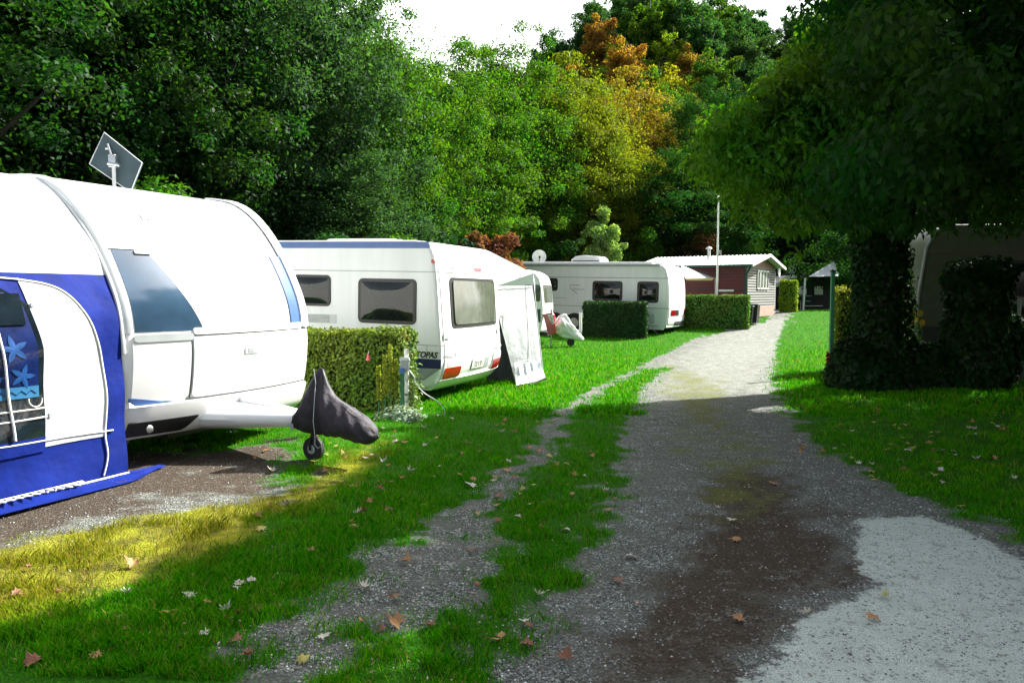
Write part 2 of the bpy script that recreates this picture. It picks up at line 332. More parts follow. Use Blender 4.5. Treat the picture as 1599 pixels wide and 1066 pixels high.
def ground_mat():
    m, nt, out = newmat('ground_surface'); L = nt.links.new
    geo = N(nt, 'ShaderNodeNewGeometry'); pos = geo.outputs['Position']
    A = N(nt, 'ShaderNodeAttribute', attribute_name='surf_a'); B = N(nt, 'ShaderNodeAttribute', attribute_name='surf_b')
    sa = N(nt, 'ShaderNodeSeparateXYZ'); sb = N(nt, 'ShaderNodeSeparateXYZ'); L(A.outputs['Vector'], sa.inputs[0]); L(B.outputs['Vector'], sb.inputs[0])
    def noise(s, d=5, r=.6):
        n = N(nt, 'ShaderNodeTexNoise'); n.inputs['Scale'].default_value = s; n.inputs['Detail'].default_value = d; n.inputs['Roughness'].default_value = r; L(pos, n.inputs['Vector']); return n.outputs['Fac']
    def mr(v, a, b, c=0, d=1):
        n = N(nt, 'ShaderNodeMapRange'); n.inputs['From Min'].default_value = a; n.inputs['From Max'].default_value = b; n.inputs['To Min'].default_value = c; n.inputs['To Max'].default_value = d; L(v, n.inputs['Value']); return n.outputs[0]
    def ramp(v, stops):
        n = N(nt, 'ShaderNodeValToRGB'); e = n.color_ramp.elements
        while len(e) < len(stops): e.new(.5)
        for el, (p, c) in zip(e, stops): el.position = p; el.color = (*c, 1)
        L(v, n.inputs[0]); return n.outputs[0]
    def mix(f, a, b, bt='MIX'):
        n = N(nt, 'ShaderNodeMix', data_type='RGBA', blend_type=bt)
        if isinstance(f, (int, float)): n.inputs[0].default_value = f
        else: L(f, n.inputs[0])
        for k, v in ((6, a), (7, b)):
            if isinstance(v, tuple): n.inputs[k].default_value = (*v, 1)
            else: L(v, n.inputs[k])
        return n.outputs[2]
    def math_(op, a, b):
        n = N(nt, 'ShaderNodeMath', operation=op)
        for k, v in ((0, a), (1, b)):
            if isinstance(v, (int, float)): n.inputs[k].default_value = v
            else: L(v, n.inputs[k])
        return n.outputs[0]
    v1 = N(nt, 'ShaderNodeTexVoronoi'); v1.inputs['Scale'].default_value = 75; L(pos, v1.inputs['Vector'])
    v2 = N(nt, 'ShaderNodeTexVoronoi'); v2.inputs['Scale'].default_value = 33; L(pos, v2.inputs['Vector'])
    sep = N(nt, 'ShaderNodeSeparateColor'); L(v1.outputs['Color'], sep.inputs[0])
    sep2 = N(nt, 'ShaderNodeSeparateColor'); L(v2.outputs['Color'], sep2.inputs[0])
    n_big = noise(.8, 6); n_mid = noise(5, 6); n_fine = noise(60, 4); n_grit = noise(220, 3)
    stones = ramp(sep.outputs[0], [(0, (.055, .065, .058)), (.45, (.205, .23, .208)), (.8, (.40, .435, .40)), (1, (.74, .78, .73))])
    
    crev = mr(v1.outputs['Distance'], .25, .75)
    stones = mix(crev, stones, mix(1, stones, (.22, .21, .20), 'MULTIPLY'))  # gaps between stones darkened: dirt plus crevice shade put into the colour
    soil = ramp(n_fine, [(.3, (.052, .055, .046)), (.7, (.162, .168, .142))])
    gravel = mix(mr(n_mid, .42, .62, .15, .95), soil, stones)
    gravel = mix(mr(n_big, .35, .65, 0, .55), gravel, mix(.5, gravel, (.15, .15, .14)))
    dirt_and_shade = ramp(n_fine, [(.3, (.030, .023, .016)), (.55, (.062, .048, .036)), (.75, (.11, .09, .072))])
    dirt_and_shade = mix(mr(sep.outputs[1], .96, .98), dirt_and_shade, (.16, .15, .14))
    dirt_and_shade = mix(mr(n_mid, .55, .7, 0, .5), dirt_and_shade, stones)
    dusty_sunlit = mix(.35, ramp(n_mid, [(.35, (.15, .158, .13)), (.65, (.27, .278, .25))]), stones)
    padc = ramp(n_grit, [(.32, (.10, .13, .115)), (.5, (.42, .48, .43)), (.68, (.72, .78, .72))])
    padc = mix(mr(n_mid, .35, .65, 0, .4), padc, (.30, .34, .31)); padc = mix(mr(noise(9, 8, .75), .54, .68, 0, .65), padc, (.13, .145, .13)); padc = mix(mr(sep.outputs[2], .9, .94, 0, .6), padc, (.07, .075, .07))
    moss = ramp(n_fine, [(.3, (.06, .068, .018)), (.7, (.17, .185, .045))])
    under = ramp(n_fine, [(.3, (.010, .05, .003)), (.7, (.04, .16, .006))])
    dry = ramp(n_mid, [(.3, (.06, .055, .018)), (.5, (.17, .17, .02)), (.7, (.22, .24, .012))])
    c = gravel
    c = mix(mr(math_('ADD', sb.outputs[2], math_('MULTIPLY', n_mid, .6)), .6, 1.25, 0, .9), c, dusty_sunlit)
    c = mix(mr(math_('ADD', sa.outputs[1], math_('MULTIPLY', n_mid, .7)), .65, 1.05, 0, .95), c, dirt_and_shade)
    c = mix(mr(math_('ADD', sb.outputs[0], math_('MULTIPLY', n_mid, 1.)), .9, 1.3, 0, .7), c, moss)
    c = mix(mr(math_('ADD', sa.outputs[2], math_('MULTIPLY', math_('SUBTRACT', noise(24, 5), .5), 1.5)), .36, .64), c, padc)
    gcol = mix(mr(math_('ADD', sb.outputs[1], math_('MULTIPLY', n_mid, .5)), .6, 1.0), under, dry)
    gf = mr(math_('ADD', sa.outputs[0], math_('MULTIPLY', math_('SUBTRACT', n_fine, .5), .9)), .40, .60)
    c = mix(gf, c, gcol)
    b = N(nt, 'ShaderNodeBsdfPrincipled'); L(c, b.inputs['Base Color']); b.inputs['Roughness'].default_value = .9; b.inputs['Specular IOR Level'].default_value = .04
    hgt = math_('ADD', math_('MULTIPLY', math_('SUBTRACT', 1, v1.outputs['Distance']), .5), math_('MULTIPLY', n_fine, .7))
    hgt = math_('ADD', hgt, math_('MULTIPLY', n_mid, 2.0))
    hgt = math_('MULTIPLY', hgt, math_('SUBTRACT', 1, math_('MULTIPLY', sa.outputs[2], .75)))
    bp = N(nt, 'ShaderNodeBump'); bp.inputs['Distance'].default_value = .016; L(hgt, bp.inputs['Height']); L(bp.outputs[0], b.inputs['Normal'])
    L(b.outputs[0], out.inputs[0]); return m
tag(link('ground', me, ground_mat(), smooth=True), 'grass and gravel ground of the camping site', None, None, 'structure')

# wooded hill behind the site
def hillz(x, y):
    z = 37*S((y-52)/72)*(1-.5*S((y-135)/60))
    z = z*(1-.36*S((17-x)/20))*(1-.8*S((x-34)/38))
    return z+1.5*np.sin(x*.11)*np.sin(y*.07)+.4
xs2 = np.linspace(-150, 160, 90); ys2 = np.linspace(48, 260, 70); X, Y = np.meshgrid(xs2, ys2); Z = hillz(X, Y); Z[0] = -1; Z[-1] = -1; Z[:, 0] = -1; Z[:, -1] = -1
nx = len(xs2); ii, jj = np.meshgrid(np.arange(len(ys2)-1), np.arange(nx-1), indexing='ij'); q = (ii*nx+jj).ravel()
tag(link('hill', npmesh('hill', np.stack([X.ravel(), Y.ravel(), Z.ravel()], 1), np.stack([q, q+1, q+nx+1, q+nx], 1)),
     pbr('forest_floor', (.022, .035, .012), .95, var=.5, vscale=.3), smooth=True), kind='structure')

# ------------------------------------------------------------------ foliage
def leaf_quads(rng, P, Nn, L, asp=.55, droop=0.):
    n = len(P); Nn = Nn/(np.linalg.norm(Nn, axis=1, keepdims=True)+1e-9)
    r = rng.normal(size=(n, 3)); r[:, 2] -= droop; t = r-(r*Nn).sum(1, keepdims=True)*Nn; t /= (np.linalg.norm(t, axis=1, keepdims=True)+1e-9)
    b = np.cross(Nn, t); s = (L*rng.uniform(.6, 1.35, n))[:, None]
    V = np.stack([P, P+t*s*.45+b*s*asp*.5+Nn*s*.06, P+t*s, P+t*s*.45-b*s*asp*.5+Nn*s*.06], 1).reshape(-1, 3)
    F = np.arange(n*4).reshape(n, 4); return V, F
def clump_leaves(rng, C, Rr, n, flat=.7, up=.5):
    C = np.asarray(C); Rr = np.asarray(Rr); w_ = Rr**2; k = rng.choice(len(C), n, p=w_/w_.sum())
    d = rng.normal(size=(n, 3)); d /= np.linalg.norm(d, axis=1, keepdims=True)
    rad = Rr[k]*rng.uniform(.25, 1.08, n)**.6
    P = C[k]+d*rad[:, None]*np.array([1, 1, flat])
    Nn = d*.7+np.array([0, 0, up])+rng.normal(size=(n, 3))*.55
    return P, Nn
def crown_clumps(rng, c, r, K, cr=.22, bottom=-1., skew=0):
    C = []
    ph = rng.uniform(0, 6.28, 6)
    while len(C) < K:
        d = rng.normal(size=3); d /= np.linalg.norm(d)
        if d[2] < bottom: continue
        lump = 1+.16*math.sin(3*math.atan2(d[1], d[0])+ph[0])+.13*math.sin(5*d[2]+ph[1]+2*d[0])
        rr = rng.uniform(0, 1)**.45*lump*.86
        tap = 1-.25*max(d[2], 0)
        C.append((c[0]+d[0]*rr*r[0]*tap, c[1]+d[1]*rr*r[1]*tap, c[2]+d[2]*rr*r[2]))
    C = np.array(C); Rr = rng.uniform(.65, 1.35, K)*cr*(r[0]+r[1])/2
    return C, Rr
def limbs(mb, rng, base, top, r0, C, nl=14, zmin=.25):
    base = np.array(base, float); top = np.array(top, float)
    pts = [base+(top-base)*t+np.array([rng.normal()*.06, rng.normal()*.06, 0])*t*np.linalg.norm(top-base)*.3 for t in np.linspace(0, 1, 8)]
    mb.tube(pts, [r0*(1-.85*t)+.01 for t in np.linspace(0, 1, 8)], 9)
    for i in rng.choice(len(C), min(nl, len(C)), replace=False):
        c = C[i]; t = np.clip((c[2]-base[2])/(top[2]-base[2])-.22, zmin, .9); s = base+(top-base)*t
        k = int(t*7); s = pts[k]
        m1 = s+(c-s)*.5+np.array([0, 0, .12*np.linalg.norm(c-s)])*-.3
        rr = r0*(1-.8*t)*.5
        mb.tube([s, m1, c], [rr, rr*.6, rr*.2+.004], 6)
def tree_parts(name, seed, h, r, trunk_h, n, leaf, K=90, cr=.2, r0=.2, mat='leaf', nl=14, flat=.7, asp=.55):
    rng = np.random.RandomState(seed); cz = (h+trunk_h)/2; rz = (h-trunk_h)/2
    C, Rr = crown_clumps(rng, (0, 0, cz), (r, r, rz), K, cr)
    P, Nn = clump_leaves(rng, C, Rr, n, flat); kx = rng.rand(n) < .25; m_ = kx.sum(); d = rng.normal(size=(m_, 3)); d /= np.linalg.norm(d, axis=1, keepdims=True)
    P[kx] = d*(rng.rand(m_, 1)**.4*(.88+.14*hnoise(d[:, 0]*3+d[:, 2], d[:, 1]*3, seed, 2.)[:, None]))*np.array([r, r, rz])+np.array([0, 0, cz]); V, F = leaf_quads(rng, P, Nn, leaf, asp)
    mb = MB(); limbs(mb, rng, (0, 0, -.3), (0, 0, h*.85), r0, C, nl)
    tm = bpy.data.meshes.new(name+'_trunk'); tm.from_pydata(mb.v, [], mb.f); tm.update()
    return tm, npmesh(name+'_crown', V, F)
def join_np(tm, V, F):
    pass
def place_tree(parts, loc, rz, sc, color, label, group=None, name='tree', mat='leaf', bark='bark', lean=0):
    t = empty(name, loc, rz, label, 'tree', group); t.scale = sc if hasattr(sc, '__len__') else (sc, sc, sc)
    a = bpy.data.objects.new('trunk', parts[0]); b = bpy.data.objects.new('crown', parts[1])
    for o, m in ((a, bark), (b, mat)):
        COL.objects.link(o); o.parent = t
        if not len(o.data.materials): o.data.materials.append(M[m])
    b.color = (*color, 1); return t

VA = tree_parts('broad_a', 1, 12, 3.6, .8, 85000, .11, K=300, cr=.11, r0=.22)
VB = tree_parts('broad_b', 2, 12, 3.3, .4, 85000, .11, K=320, cr=.105, r0=.2)
VC = tree_parts('broad_c', 3, 12, 3.9, 1.5, 80000, .115, K=230, cr=.12, r0=.24, flat=.5)
VD = tree_parts('glossy_d', 4, 12, 3.5, .3, 90000, .10, K=340, cr=.10, r0=.2)
DG = (.011, .048, .007); MG = (.035, .105, .006); LG = (.085, .18, .008); GG = (.024, .070, .026); BG = (.005, .026, .009)
def fr_tree(px, D, ytop, wid, v, color, label, name='broadleaf_tree', rz=0, mat='leaf', minz=0):
    x = (px-799.5)/1200*D*1.0; ztop = at(px, ytop, D)[2]; z0 = float(gz(x, D))
    if D > 50: z0 = float(hillz(x, D))
    s = (ztop-z0)/12.4
    return place_tree(v, (x, D, z0), rz, (wid/3.6, wid/3.6, s), color, label, 'trees at the edge of the wood', name, mat)
FT = [
 (-190, 15, -500, 4.6, VA, DG, 'dark tree at the very left edge, rising behind the blue and white awning'),
 (-40, 17.5, -420, 4.4, VB, BG, 'tall very dark green tree behind the awning, left of the square antenna'),
 (120, 19, -380, 4.2, VD, DG, 'dark small-leaved tree directly behind the square roof antenna'),
 (270, 20.5, -320, 4.2, VA, DG, 'dark tree over the roof of the nearest white caravan, right of the antenna'),
 (400, 22.5, -240, 4.2, VD, GG, 'greyish green glossy tree above the nose of the nearest caravan'),
 (500, 24, -190, 4.0, VB, GG, 'tall grey green tree just left of the gap of white sky'),
 (590, 26.5, -25, 3.2, VA, MG, 'mid green tree bordering the left side of the white sky gap'),
 (560, 22.5, 215, 3.0, VD, GG, 'lower greyish tree leaning over the roof of the caravan lettered on its side'),
 (660, 29, 18, 3.2, VB, MG, 'green tree whose top stands at the left of the open sky, behind the lettered caravan'),
 (730, 33, 30, 3.6, VC, MG, 'loose green tree behind the red bush'),
 (640, 27, 270, 2.6, VD, DG, 'low dark tree between the lettered caravan roof and the taller green trees'),
 (800, 38, 22, 4.0, VA, MG, 'large dark green tree above the round dish of the long caravan'),
 (880, 40.5, 62, 4.2, VC, (.085, .125, .008), 'broad layered green tree above the pale round shrub'),
 (955, 41, 165, 3.6, VB, (.12, .15, .010), 'lighter green tree with a silvery edge, right of the broad layered tree'),
 (1030, 41, 215, 4.0, VC, DG, 'dark tree rising behind the left end of the maroon cabin'),
 (1110, 43, 190, 4.2, VA, DG, 'dark green tree behind the flagpole'),
 (1190, 48, 150, 4.4, VB, BG, 'very dark tree behind the cabin gable'),
 (1270, 50, 130, 4.6, VC, BG, 'very dark tree behind the black tent'),
 (1370, 54, 60, 4.6, VA, BG, 'shaded tree seen behind the ivy-clad trunk'),
 (1480, 55, 0, 4.8, VB, BG, 'shaded tree rising behind the cream caravan'),
 (1600, 54, -60, 4.8, VC, BG, 'shaded tree at the right edge of the picture behind the cream caravan'),
]
for i, (px, D, yt, wd, v, c, lb) in enumerate(FT): fr_tree(px, D, yt, wd, v, c, lb, rz=i*1.3)
rng = np.random.RandomState(77)
for i in range(34):      # second and third rows of the wood
    px = -300+i*58; D = (28 if px < 550 else (46 if px < 1150 else 56))+rng.uniform(0, 7)+(i % 2)*5
    yt = -150 if px < 520 else (105 if px < 1100 else 120); yt += rng.uniform(-25, 60)
    c = [DG, MG, BG, MG][rng.randint(4)]
    if px < 400: c = BG
    if 780 < px < 1080: c = [(.10, .13, .010), (.14, .12, .015), MG][i % 3]; yt = 95+rng.uniform(-20, 40)
    fr_tree(px, D, yt, rng.uniform(3.6, 4.6), [VA, VB, VC, VD][rng.randint(4)], c, 'tree in the rear rows of the wood, its crown partly hidden by the front row', rz=rng.uniform(0, 6))
# hill trees: one mesh each, crown and trunk in two materials
def hill_mesh(name, seed, n, leaf, K, conifer=False):
    rng = np.random.RandomState(seed)
    if conifer:
        C = []; Rr = []
        for k in range(60):
            t = k/60; a = k*2.4; rr = (1-t)*2.2*rng.uniform(.5, 1); C.append((rr*math.cos(a), rr*math.sin(a), 1.5+t*9.5)); Rr.append(.35+(1-t)*.6)
        C, Rr = np.array(C), np.array(Rr)
    else: C, Rr = crown_clumps(rng, (0, 0, 5.6), (3.5, 3.5, 4.4), K, .16)
    P, Nn = clump_leaves(rng, C, Rr, n, .7); V, F = leaf_quads(rng, P, Nn, leaf, .6)
    mb = MB(); mb.tube([(0, 0, -1), (0.1, 0, 4), (0, .1, 9)], [.2, .14, .05], 5)
    for i in rng.choice(len(C), 6, replace=False): mb.tube([(0, 0, 3), tuple(C[i])], [.08, .03], 4)
    q = [f for f in mb.f if len(f) == 4]; k = len(V)
    V = np.vstack([V, np.array(mb.v)]); F2 = np.array(q)+k
    me = npmesh(name, V, np.vstack([F, F2]), [0]*len(F)+[1]*len(F2)); me.materials.append(M['leaf']); me.materials.append(M['bark_grey']); return me
HM = [hill_mesh('hill_tree', 11, 11000, .26, 110), hill_mesh('hill_tree', 12, 11000, .26, 130), hill_mesh('hill_tree', 13, 10000, .28, 90)]
HC = hill_mesh('hill_spruce', 14, 5000, .30, 60, True)
lab = {'g': 'round green deciduous tree standing on the wooded hillside', 'l': 'light yellow-green tree standing on the wooded hillside', 'o': 'rust orange autumn tree standing on the wooded hillside',
       'y': 'golden yellow autumn tree standing on the wooded hillside', 'd': 'dark green tree near the top of the wooded hill', 's': 'dark spruce standing on the wooded hill'}
colr = {'g': (.045, .12, .010), 'l': (.13, .20, .010), 'o': (.20, .125, .025), 'y': (.20, .19, .015), 'd': (.022, .075, .022), 's': (.012, .045, .022)}
rng = np.random.RandomState(5); cnt = 0; yy = 54.
while yy < 140:
    step = 4.6+(yy-54)*.022; x = -.22*yy-6+rng.uniform(0, step)
    while x < .40*yy+8:
        xj = x+rng.uniform(-.5, .5)*step*.7; yj = yy+rng.uniform(-.5, .5)*step*.7; z = float(hillz(xj, yj))
        px = 799.5+1200*xj/yj; py = 460-(z+8-1.6)/yj*1200
        k = 'g'; u = rng.rand()
        if yy > 104: k = 'd' if u < .6 else ('s' if u < .72 else 'g')
        elif 840 < px < 1130 and 60 < py < 230: k = 'o' if (u < .4 and py < 170) else ('y' if u < .55 and py > 90 else ('l' if u < .85 else 'g'))
        elif u < .25: k = 'l'
        elif u > .9: k = 'd'
        if px > 1130: k = 'd'
        me = HC if k == 's' else HM[rng.randint(3)]
        o = bpy.data.objects.new('spruce' if k == 's' else 'hillside_tree', me); COL.objects.link(o); o.location = (xj, yj, z-.5); o.rotation_euler = (0, 0, rng.uniform(0, 6.28))
        s = rng.uniform(.78, 1.2)*(.8+.25*(yy > 80)); o.scale = (s, s, s*rng.uniform(.85, 1.15)); o.color = (*[c*rng.uniform(.85, 1.15) for c in colr[k]], 1)
        tag(o, lab[k], 'tree', {'g': 'green trees of the hillside', 'l': 'light green trees of the hillside', 'o': 'orange autumn trees of the hillside', 'y': 'golden trees of the hillside', 'd': 'dark trees of the hilltop', 's': 'spruces of the hilltop'}[k]); cnt += 1
        x += step
    yy += step*.92
print('hill trees', cnt)
# shrubs
def shrub(name, label, loc, r, h, n, leaf, color, seed, K=40, z0=.1, mat='leaf', cat='shrub'):
    rng = np.random.RandomState(seed); C, Rr = crown_clumps(rng, (0, 0, z0+(h-z0)/2), (r, r, (h-z0)/2), K, .2)
    P, Nn = clump_leaves(rng, C, Rr, n, .8); V, F = leaf_quads(rng, P, Nn, leaf)
    t = empty(name, loc, 0, label, cat); link('foliage', npmesh(name, V, F), M[mat], t, color=color)
    mb = MB()
    for i in rng.choice(len(C), min(12, K), replace=False): mb.tube([(0, 0, -.1), C[i]*np.array([.4, .4, .6]), C[i]], [.05, .03, .01], 5)
    mb.build('stems', M['bark'], t); return t
p = at(786, 400, 25.5); shrub('red_bush', 'reddish brown autumn bush behind the roof of the lettered caravan', (p[0], 25.5, float(gz(p[0], 25.5))), 1.5, 4.25, 16000, .11, (.12, .050, .030), 21)
p = at(738, 400, 24.5); shrub('red_bush', 'lower dull red bush left of the larger reddish one', (p[0], 24.5, .1), 1.0, 3.75, 9000, .12, (.11, .055, .03), 22)
p = at(940, 400, 33.5); shrub('round_shrub', 'pale green round young tree behind the long caravan', (p[0], 33.5, .5), 1.15, 5.0, 17000, .11, (.12, .21, .06), 23, K=80, z0=1.5)
p = at(1075, 400, 40); shrub('brown_bush', 'dark brown red bush behind the cabin roof', (p[0], 40, .8), 2.4, 4.3, 12000, .16, (.075, .035, .015), 24)
for i, (px, D, r, h, lb) in enumerate(((470, 19, 2, 3.4, 'dark low shrub behind the nose of the nearest caravan'), (590, 21, 2, 3.6, 'dark low shrub left behind the lettered caravan'), (680, 24, 2, 3.8, 'dark low shrub behind the middle of the lettered caravan roof'), (860, 36.5, 2, 3.6, 'dark shrub behind the round satellite dish'), (1010, 38.5, 2.2, 4.2, 'green shrub right of the pale round young tree'), (1230, 48, 3, 5.5, 'dark shrub behind the black tent'), (1330, 40, 3, 5, 'dark shrub behind the ivy-clad trunk'), (250, 17, 2.4, 4, 'dark shrub behind the nearest caravan roof'))):
    x = (px-799.5)/1200*D; shrub('shrub', lb, (x, D, float(gz(x, D))), r, h, 12000, .13, [DG, MG, BG][i % 3], 30+i)

# hedges -------------------------------------------------------------------
def hedge(label, A, B, thick, h, leaf, n, color, seed, tint=None, rag=.04, name='hedge', zb=0):
    A = np.array(A, float); B = np.array(B, float); Lh = np.linalg.norm(B-A); a = math.atan2(B[1]-A[1], B[0]-A[0])
    z0 = float(gz(*((A+B)/2)))+zb; t = empty(name, (A[0], A[1], z0), a, label, 'hedge'); rng = np.random.RandomState(seed)
    areas = np.array([Lh*h, Lh*h, Lh*thick, thick*h, thick*h]); k = rng.choice(5, n, p=areas/areas.sum()); u = rng.rand(n); v = rng.rand(n)
    P = np.zeros((n, 3)); Nn = np.zeros((n, 3))
    for f_, (px_, n_) in enumerate(((lambda u, v: (u*Lh, 0*u, v*h), (0, -1, 0)), (lambda u, v: (u*Lh, 0*u+thick, v*h), (0, 1, 0)), (lambda u, v: (u*Lh, v*thick, 0*u+h), (0, 0, 1)), (lambda u, v: (0*u, u*thick, v*h), (-1, 0, 0)), (lambda u, v: (0*u+Lh, u*thick, v*h), (1, 0, 0)))):
        m_ = k == f_; P[m_] = np.stack(px_(u[m_], v[m_]), 1); Nn[m_] = n_
    P += Nn*(hnoise(P[:, 0]+P[:, 1], P[:, 2]*1.3+P[:, 1], seed, 5)*rag*.8)[:, None]-Nn*rng.uniform(-.02, .07, n)[:, None]
    V, F = leaf_quads(rng, P, Nn+rng.normal(size=(n, 3))*.55+np.array([0, 0, .3]), leaf, .7)
    link('foliage', npmesh(name, V, F), M['leaf_hedge'], t, color=color)
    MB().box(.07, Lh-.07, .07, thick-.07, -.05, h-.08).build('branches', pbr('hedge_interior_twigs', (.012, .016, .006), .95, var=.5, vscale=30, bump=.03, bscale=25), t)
    return t
hedge('yellowish green clipped hedge between the nearest caravan and the lettered caravan', (-3.6, 10.35), (-1.42, 9.62), .5, 1.04, .045, 26000, (.10, .155, .012), 41, rag=.05)
hedge('dark green clipped box hedge in front of the long white caravan', (2.42, 26.0), (4.48, 25.6), .8, 1.20, .06, 14000, (.016, .055, .010), 42)
hedge('clipped hedge in front of the maroon cabin wall', (6.4, 28.7), (8.62, 28.0), .8, 1.22, .065, 14000, (.075, .16, .02), 43)
hedge('tall narrow yellow green hedge at the right corner of the cabin', (12.3, 35.2), (12.95, 35.0), .8, 1.45, .07, 7000, (.17, .26, .012), 44, rag=.08)
hedge('narrow yellow green hedge seen behind the green post, left of the ivy trunk', (6.55, 15.6), (7.2, 15.3), .8, 1.75, .05, 9000, (.15, .20, .015), 45, rag=.08)

# ------------------------------------------------------------------ caravans
class Shell:
    """side profile (x,z) lofted across the width, bowed towards the +x end"""
    def __init__(s, front, back, hw, r=.06, bow=.12, bx=1.2, wave=0):
        # front: points from bottom to roof on the +x end; back: the rest from roof to bottom at the -x end
        def dens(P, n=6):
            out = []
            for i in range(len(P)-1):
                p0 = P[max(i-1, 0)]; p1 = P[i]; p2 = P[i+1]; p3 = P[min(i+2, len(P)-1)]
                for k in range(n):
                    t = k/n; out.append(.5*((2*p1)+(-p0+p2)*t+(2*p0-5*p1+4*p2-p3)*t*t+(-p0+3*p1-3*p2+p3)*t**3))
            out.append(P[-1]); return out
        s.fr = np.array(dens([np.array(p, float) for p in front])); bk = np.array(back, float)
        s.prof = np.vstack([s.fr, bk]); s.hw = hw; s.r = r; s.bow = bow; s.xm = s.fr[:, 0].max(); s.bx = bx
        d = np.linalg.norm(np.diff(s.fr, axis=0), axis=1); s.s = np.concatenate([[0], np.cumsum(d)]); s.len = s.s[-1]
        P = s.prof; t = np.roll(P, -1, 0)-np.roll(P, 1, 0); n = np.stack([t[:, 1], -t[:, 0]], 1); s.n = n/np.linalg.norm(n, axis=1, keepdims=True)
        if (s.n[len(s.fr)//2][0]) < 0: s.n = -s.n
        s.fn = s.n[:len(s.fr)]
    def b(s, x, y): return -s.bow*float(S((x-(s.xm-s.bx))/s.bx))*(y/s.hw)**2
    def at(s, t, y, off=0):
        x = np.interp(t, s.s, s.fr[:, 0]); z = np.interp(t, s.s, s.fr[:, 1]); nx_ = np.interp(t, s.s, s.fn[:, 0]); nz_ = np.interp(t, s.s, s.fn[:, 1])
        e = abs(y)-(s.hw-s.r); ins = s.r*(1-math.sqrt(max(0, 1-(e/s.r)**2))) if e > 0 else 0
        o = off-ins
        return (x+nx_*o+s.b(x, y), y, z+nz_*o)
    def s_at(s, z):
        k = np.argmax(s.fr[:, 1]); return float(np.interp(z, s.fr[:k+1, 1], s.s[:k+1]))
    def build(s, name, mat, parent):
        ys = [-s.hw+s.r*(1-math.sin(R(a))) for a in (90, 65, 40, 20, 0)]; ys += list(np.linspace(-s.hw+s.r, s.hw-s.r, 9)[1:-1]); ys += [-y for y in ys[4::-1]]
        v = []; n = len(s.prof)
        for y in ys:
            e = abs(y)-(s.hw-s.r); ins = s.r*(1-math.sqrt(max(0, 1-min(1, e/s.r)**2))) if e > 0 else 0
            for (x, z), (a, b_) in zip(s.prof, s.n): v.append((x-a*ins+s.b(x, y), y, z-b_*ins))
        f = [(i*n+k, i*n+(k+1) % n, (i+1)*n+(k+1) % n, (i+1)*n+k) for i in range(len(ys)-1) for k in range(n)]
        f += [tuple(range(n)), tuple(range((len(ys)-1)*n, len(ys)*n))[::-1]]
        o = MB().add(v, f).build(name, mat, parent, smooth=True)
        o.data.polygons[len(f)-1].use_smooth = False; o.data.polygons[len(f)-2].use_smooth = False
        return o
    def patch(s, name, mat, parent, s0, s1, y0, y1, off=.006, th=.012, r=.04, n=10, m=12, yf=None, smooth=True):
        rows = []; L_ = s1-s0
        for i in range(n+1):
            d = L_*i/n; e = min(d, L_-d); c = r-math.sqrt(max(0, r*r-(r-e)**2)) if e < r else 0
            a, b_ = (y0, y1) if yf is None else yf(s0+d)
            rows.append([s.at(s0+d, a+c+(b_-c-a-c)*j/m, off) for j in range(m+1)])
        if r > 0 and L_ > 4*r:
            rows = []; 
            ds = [0, r*.12, r*.4, r] + list(np.linspace(r, L_-r, n)[1:-1]) + [L_-r, L_-r*.4, L_-r*.12, L_]
            for d in ds:
                e = min(d, L_-d); c = r-math.sqrt(max(0, r*r-(r-e)**2)) if e < r else 0
                a, b_ = (y0, y1) if yf is None else yf(s0+d)
                rows.append([s.at(s0+d, a+c+(b_-c-a-c)*j/m, off) for j in range(m+1)])
        return MB().grid(rows, th).build(name, mat, parent, smooth=True)
    def line(s, name, mat, parent, pts, rad=.004, off=.002, mb=None):   # pts (s,y)
        m_ = mb or MB(); P = []
        for (a, b_), (c, d) in zip(pts[:-1], pts[1:]):
            k = 8
            for i in range(k): P.append(s.at(a+(c-a)*i/k, b_+(d-b_)*i/k, off))
        P.append(s.at(*pts[-1], off)); m_.tube(P, rad, 5)
        if mb is None: m_.build(name, mat, parent)
def side_window(sh, parent, x0, x1, z0, z1, r=.07, frame=.035, glass='glass', mat='rubber', label=None):
    y = -sh.hw
    f = MB().prism(rrect(x0, x1, z0, z1, r), y-.016, y+.01).build('window', M[mat], parent, bevel=.006)
    # bulged pane
    rows = []
    n = 8
    for i in range(n+1):
        v = i/n; rr = []
        for j in range(n+1):
            u = j/n; X_ = x0+frame+(x1-x0-2*frame)*u; Z_ = z0+frame+(z1-z0-2*frame)*v
            cr_ = .04; dx = min(u, 1-u)*(x1-x0); dz = min(v, 1-v)*(z1-z0)
            bulge = .055*(1-(2*u-1)**2)*(1-(2*v-1)**4)
            rr.append((X_, y-.017-bulge, Z_))
        rows.append(rr)
    MB().grid(rows, .006).build('pane', M[glass], f, smooth=True)
    if label: f['label'] = label
    return f
def side_line(mb, sh, x0, x1, z0, z1=None, w=.005):
    z1 = z0 if z1 is None else z1; mb.tube([(x0, -sh.hw-.001, z0), (x1, -sh.hw-.001, z1)], w, 5)
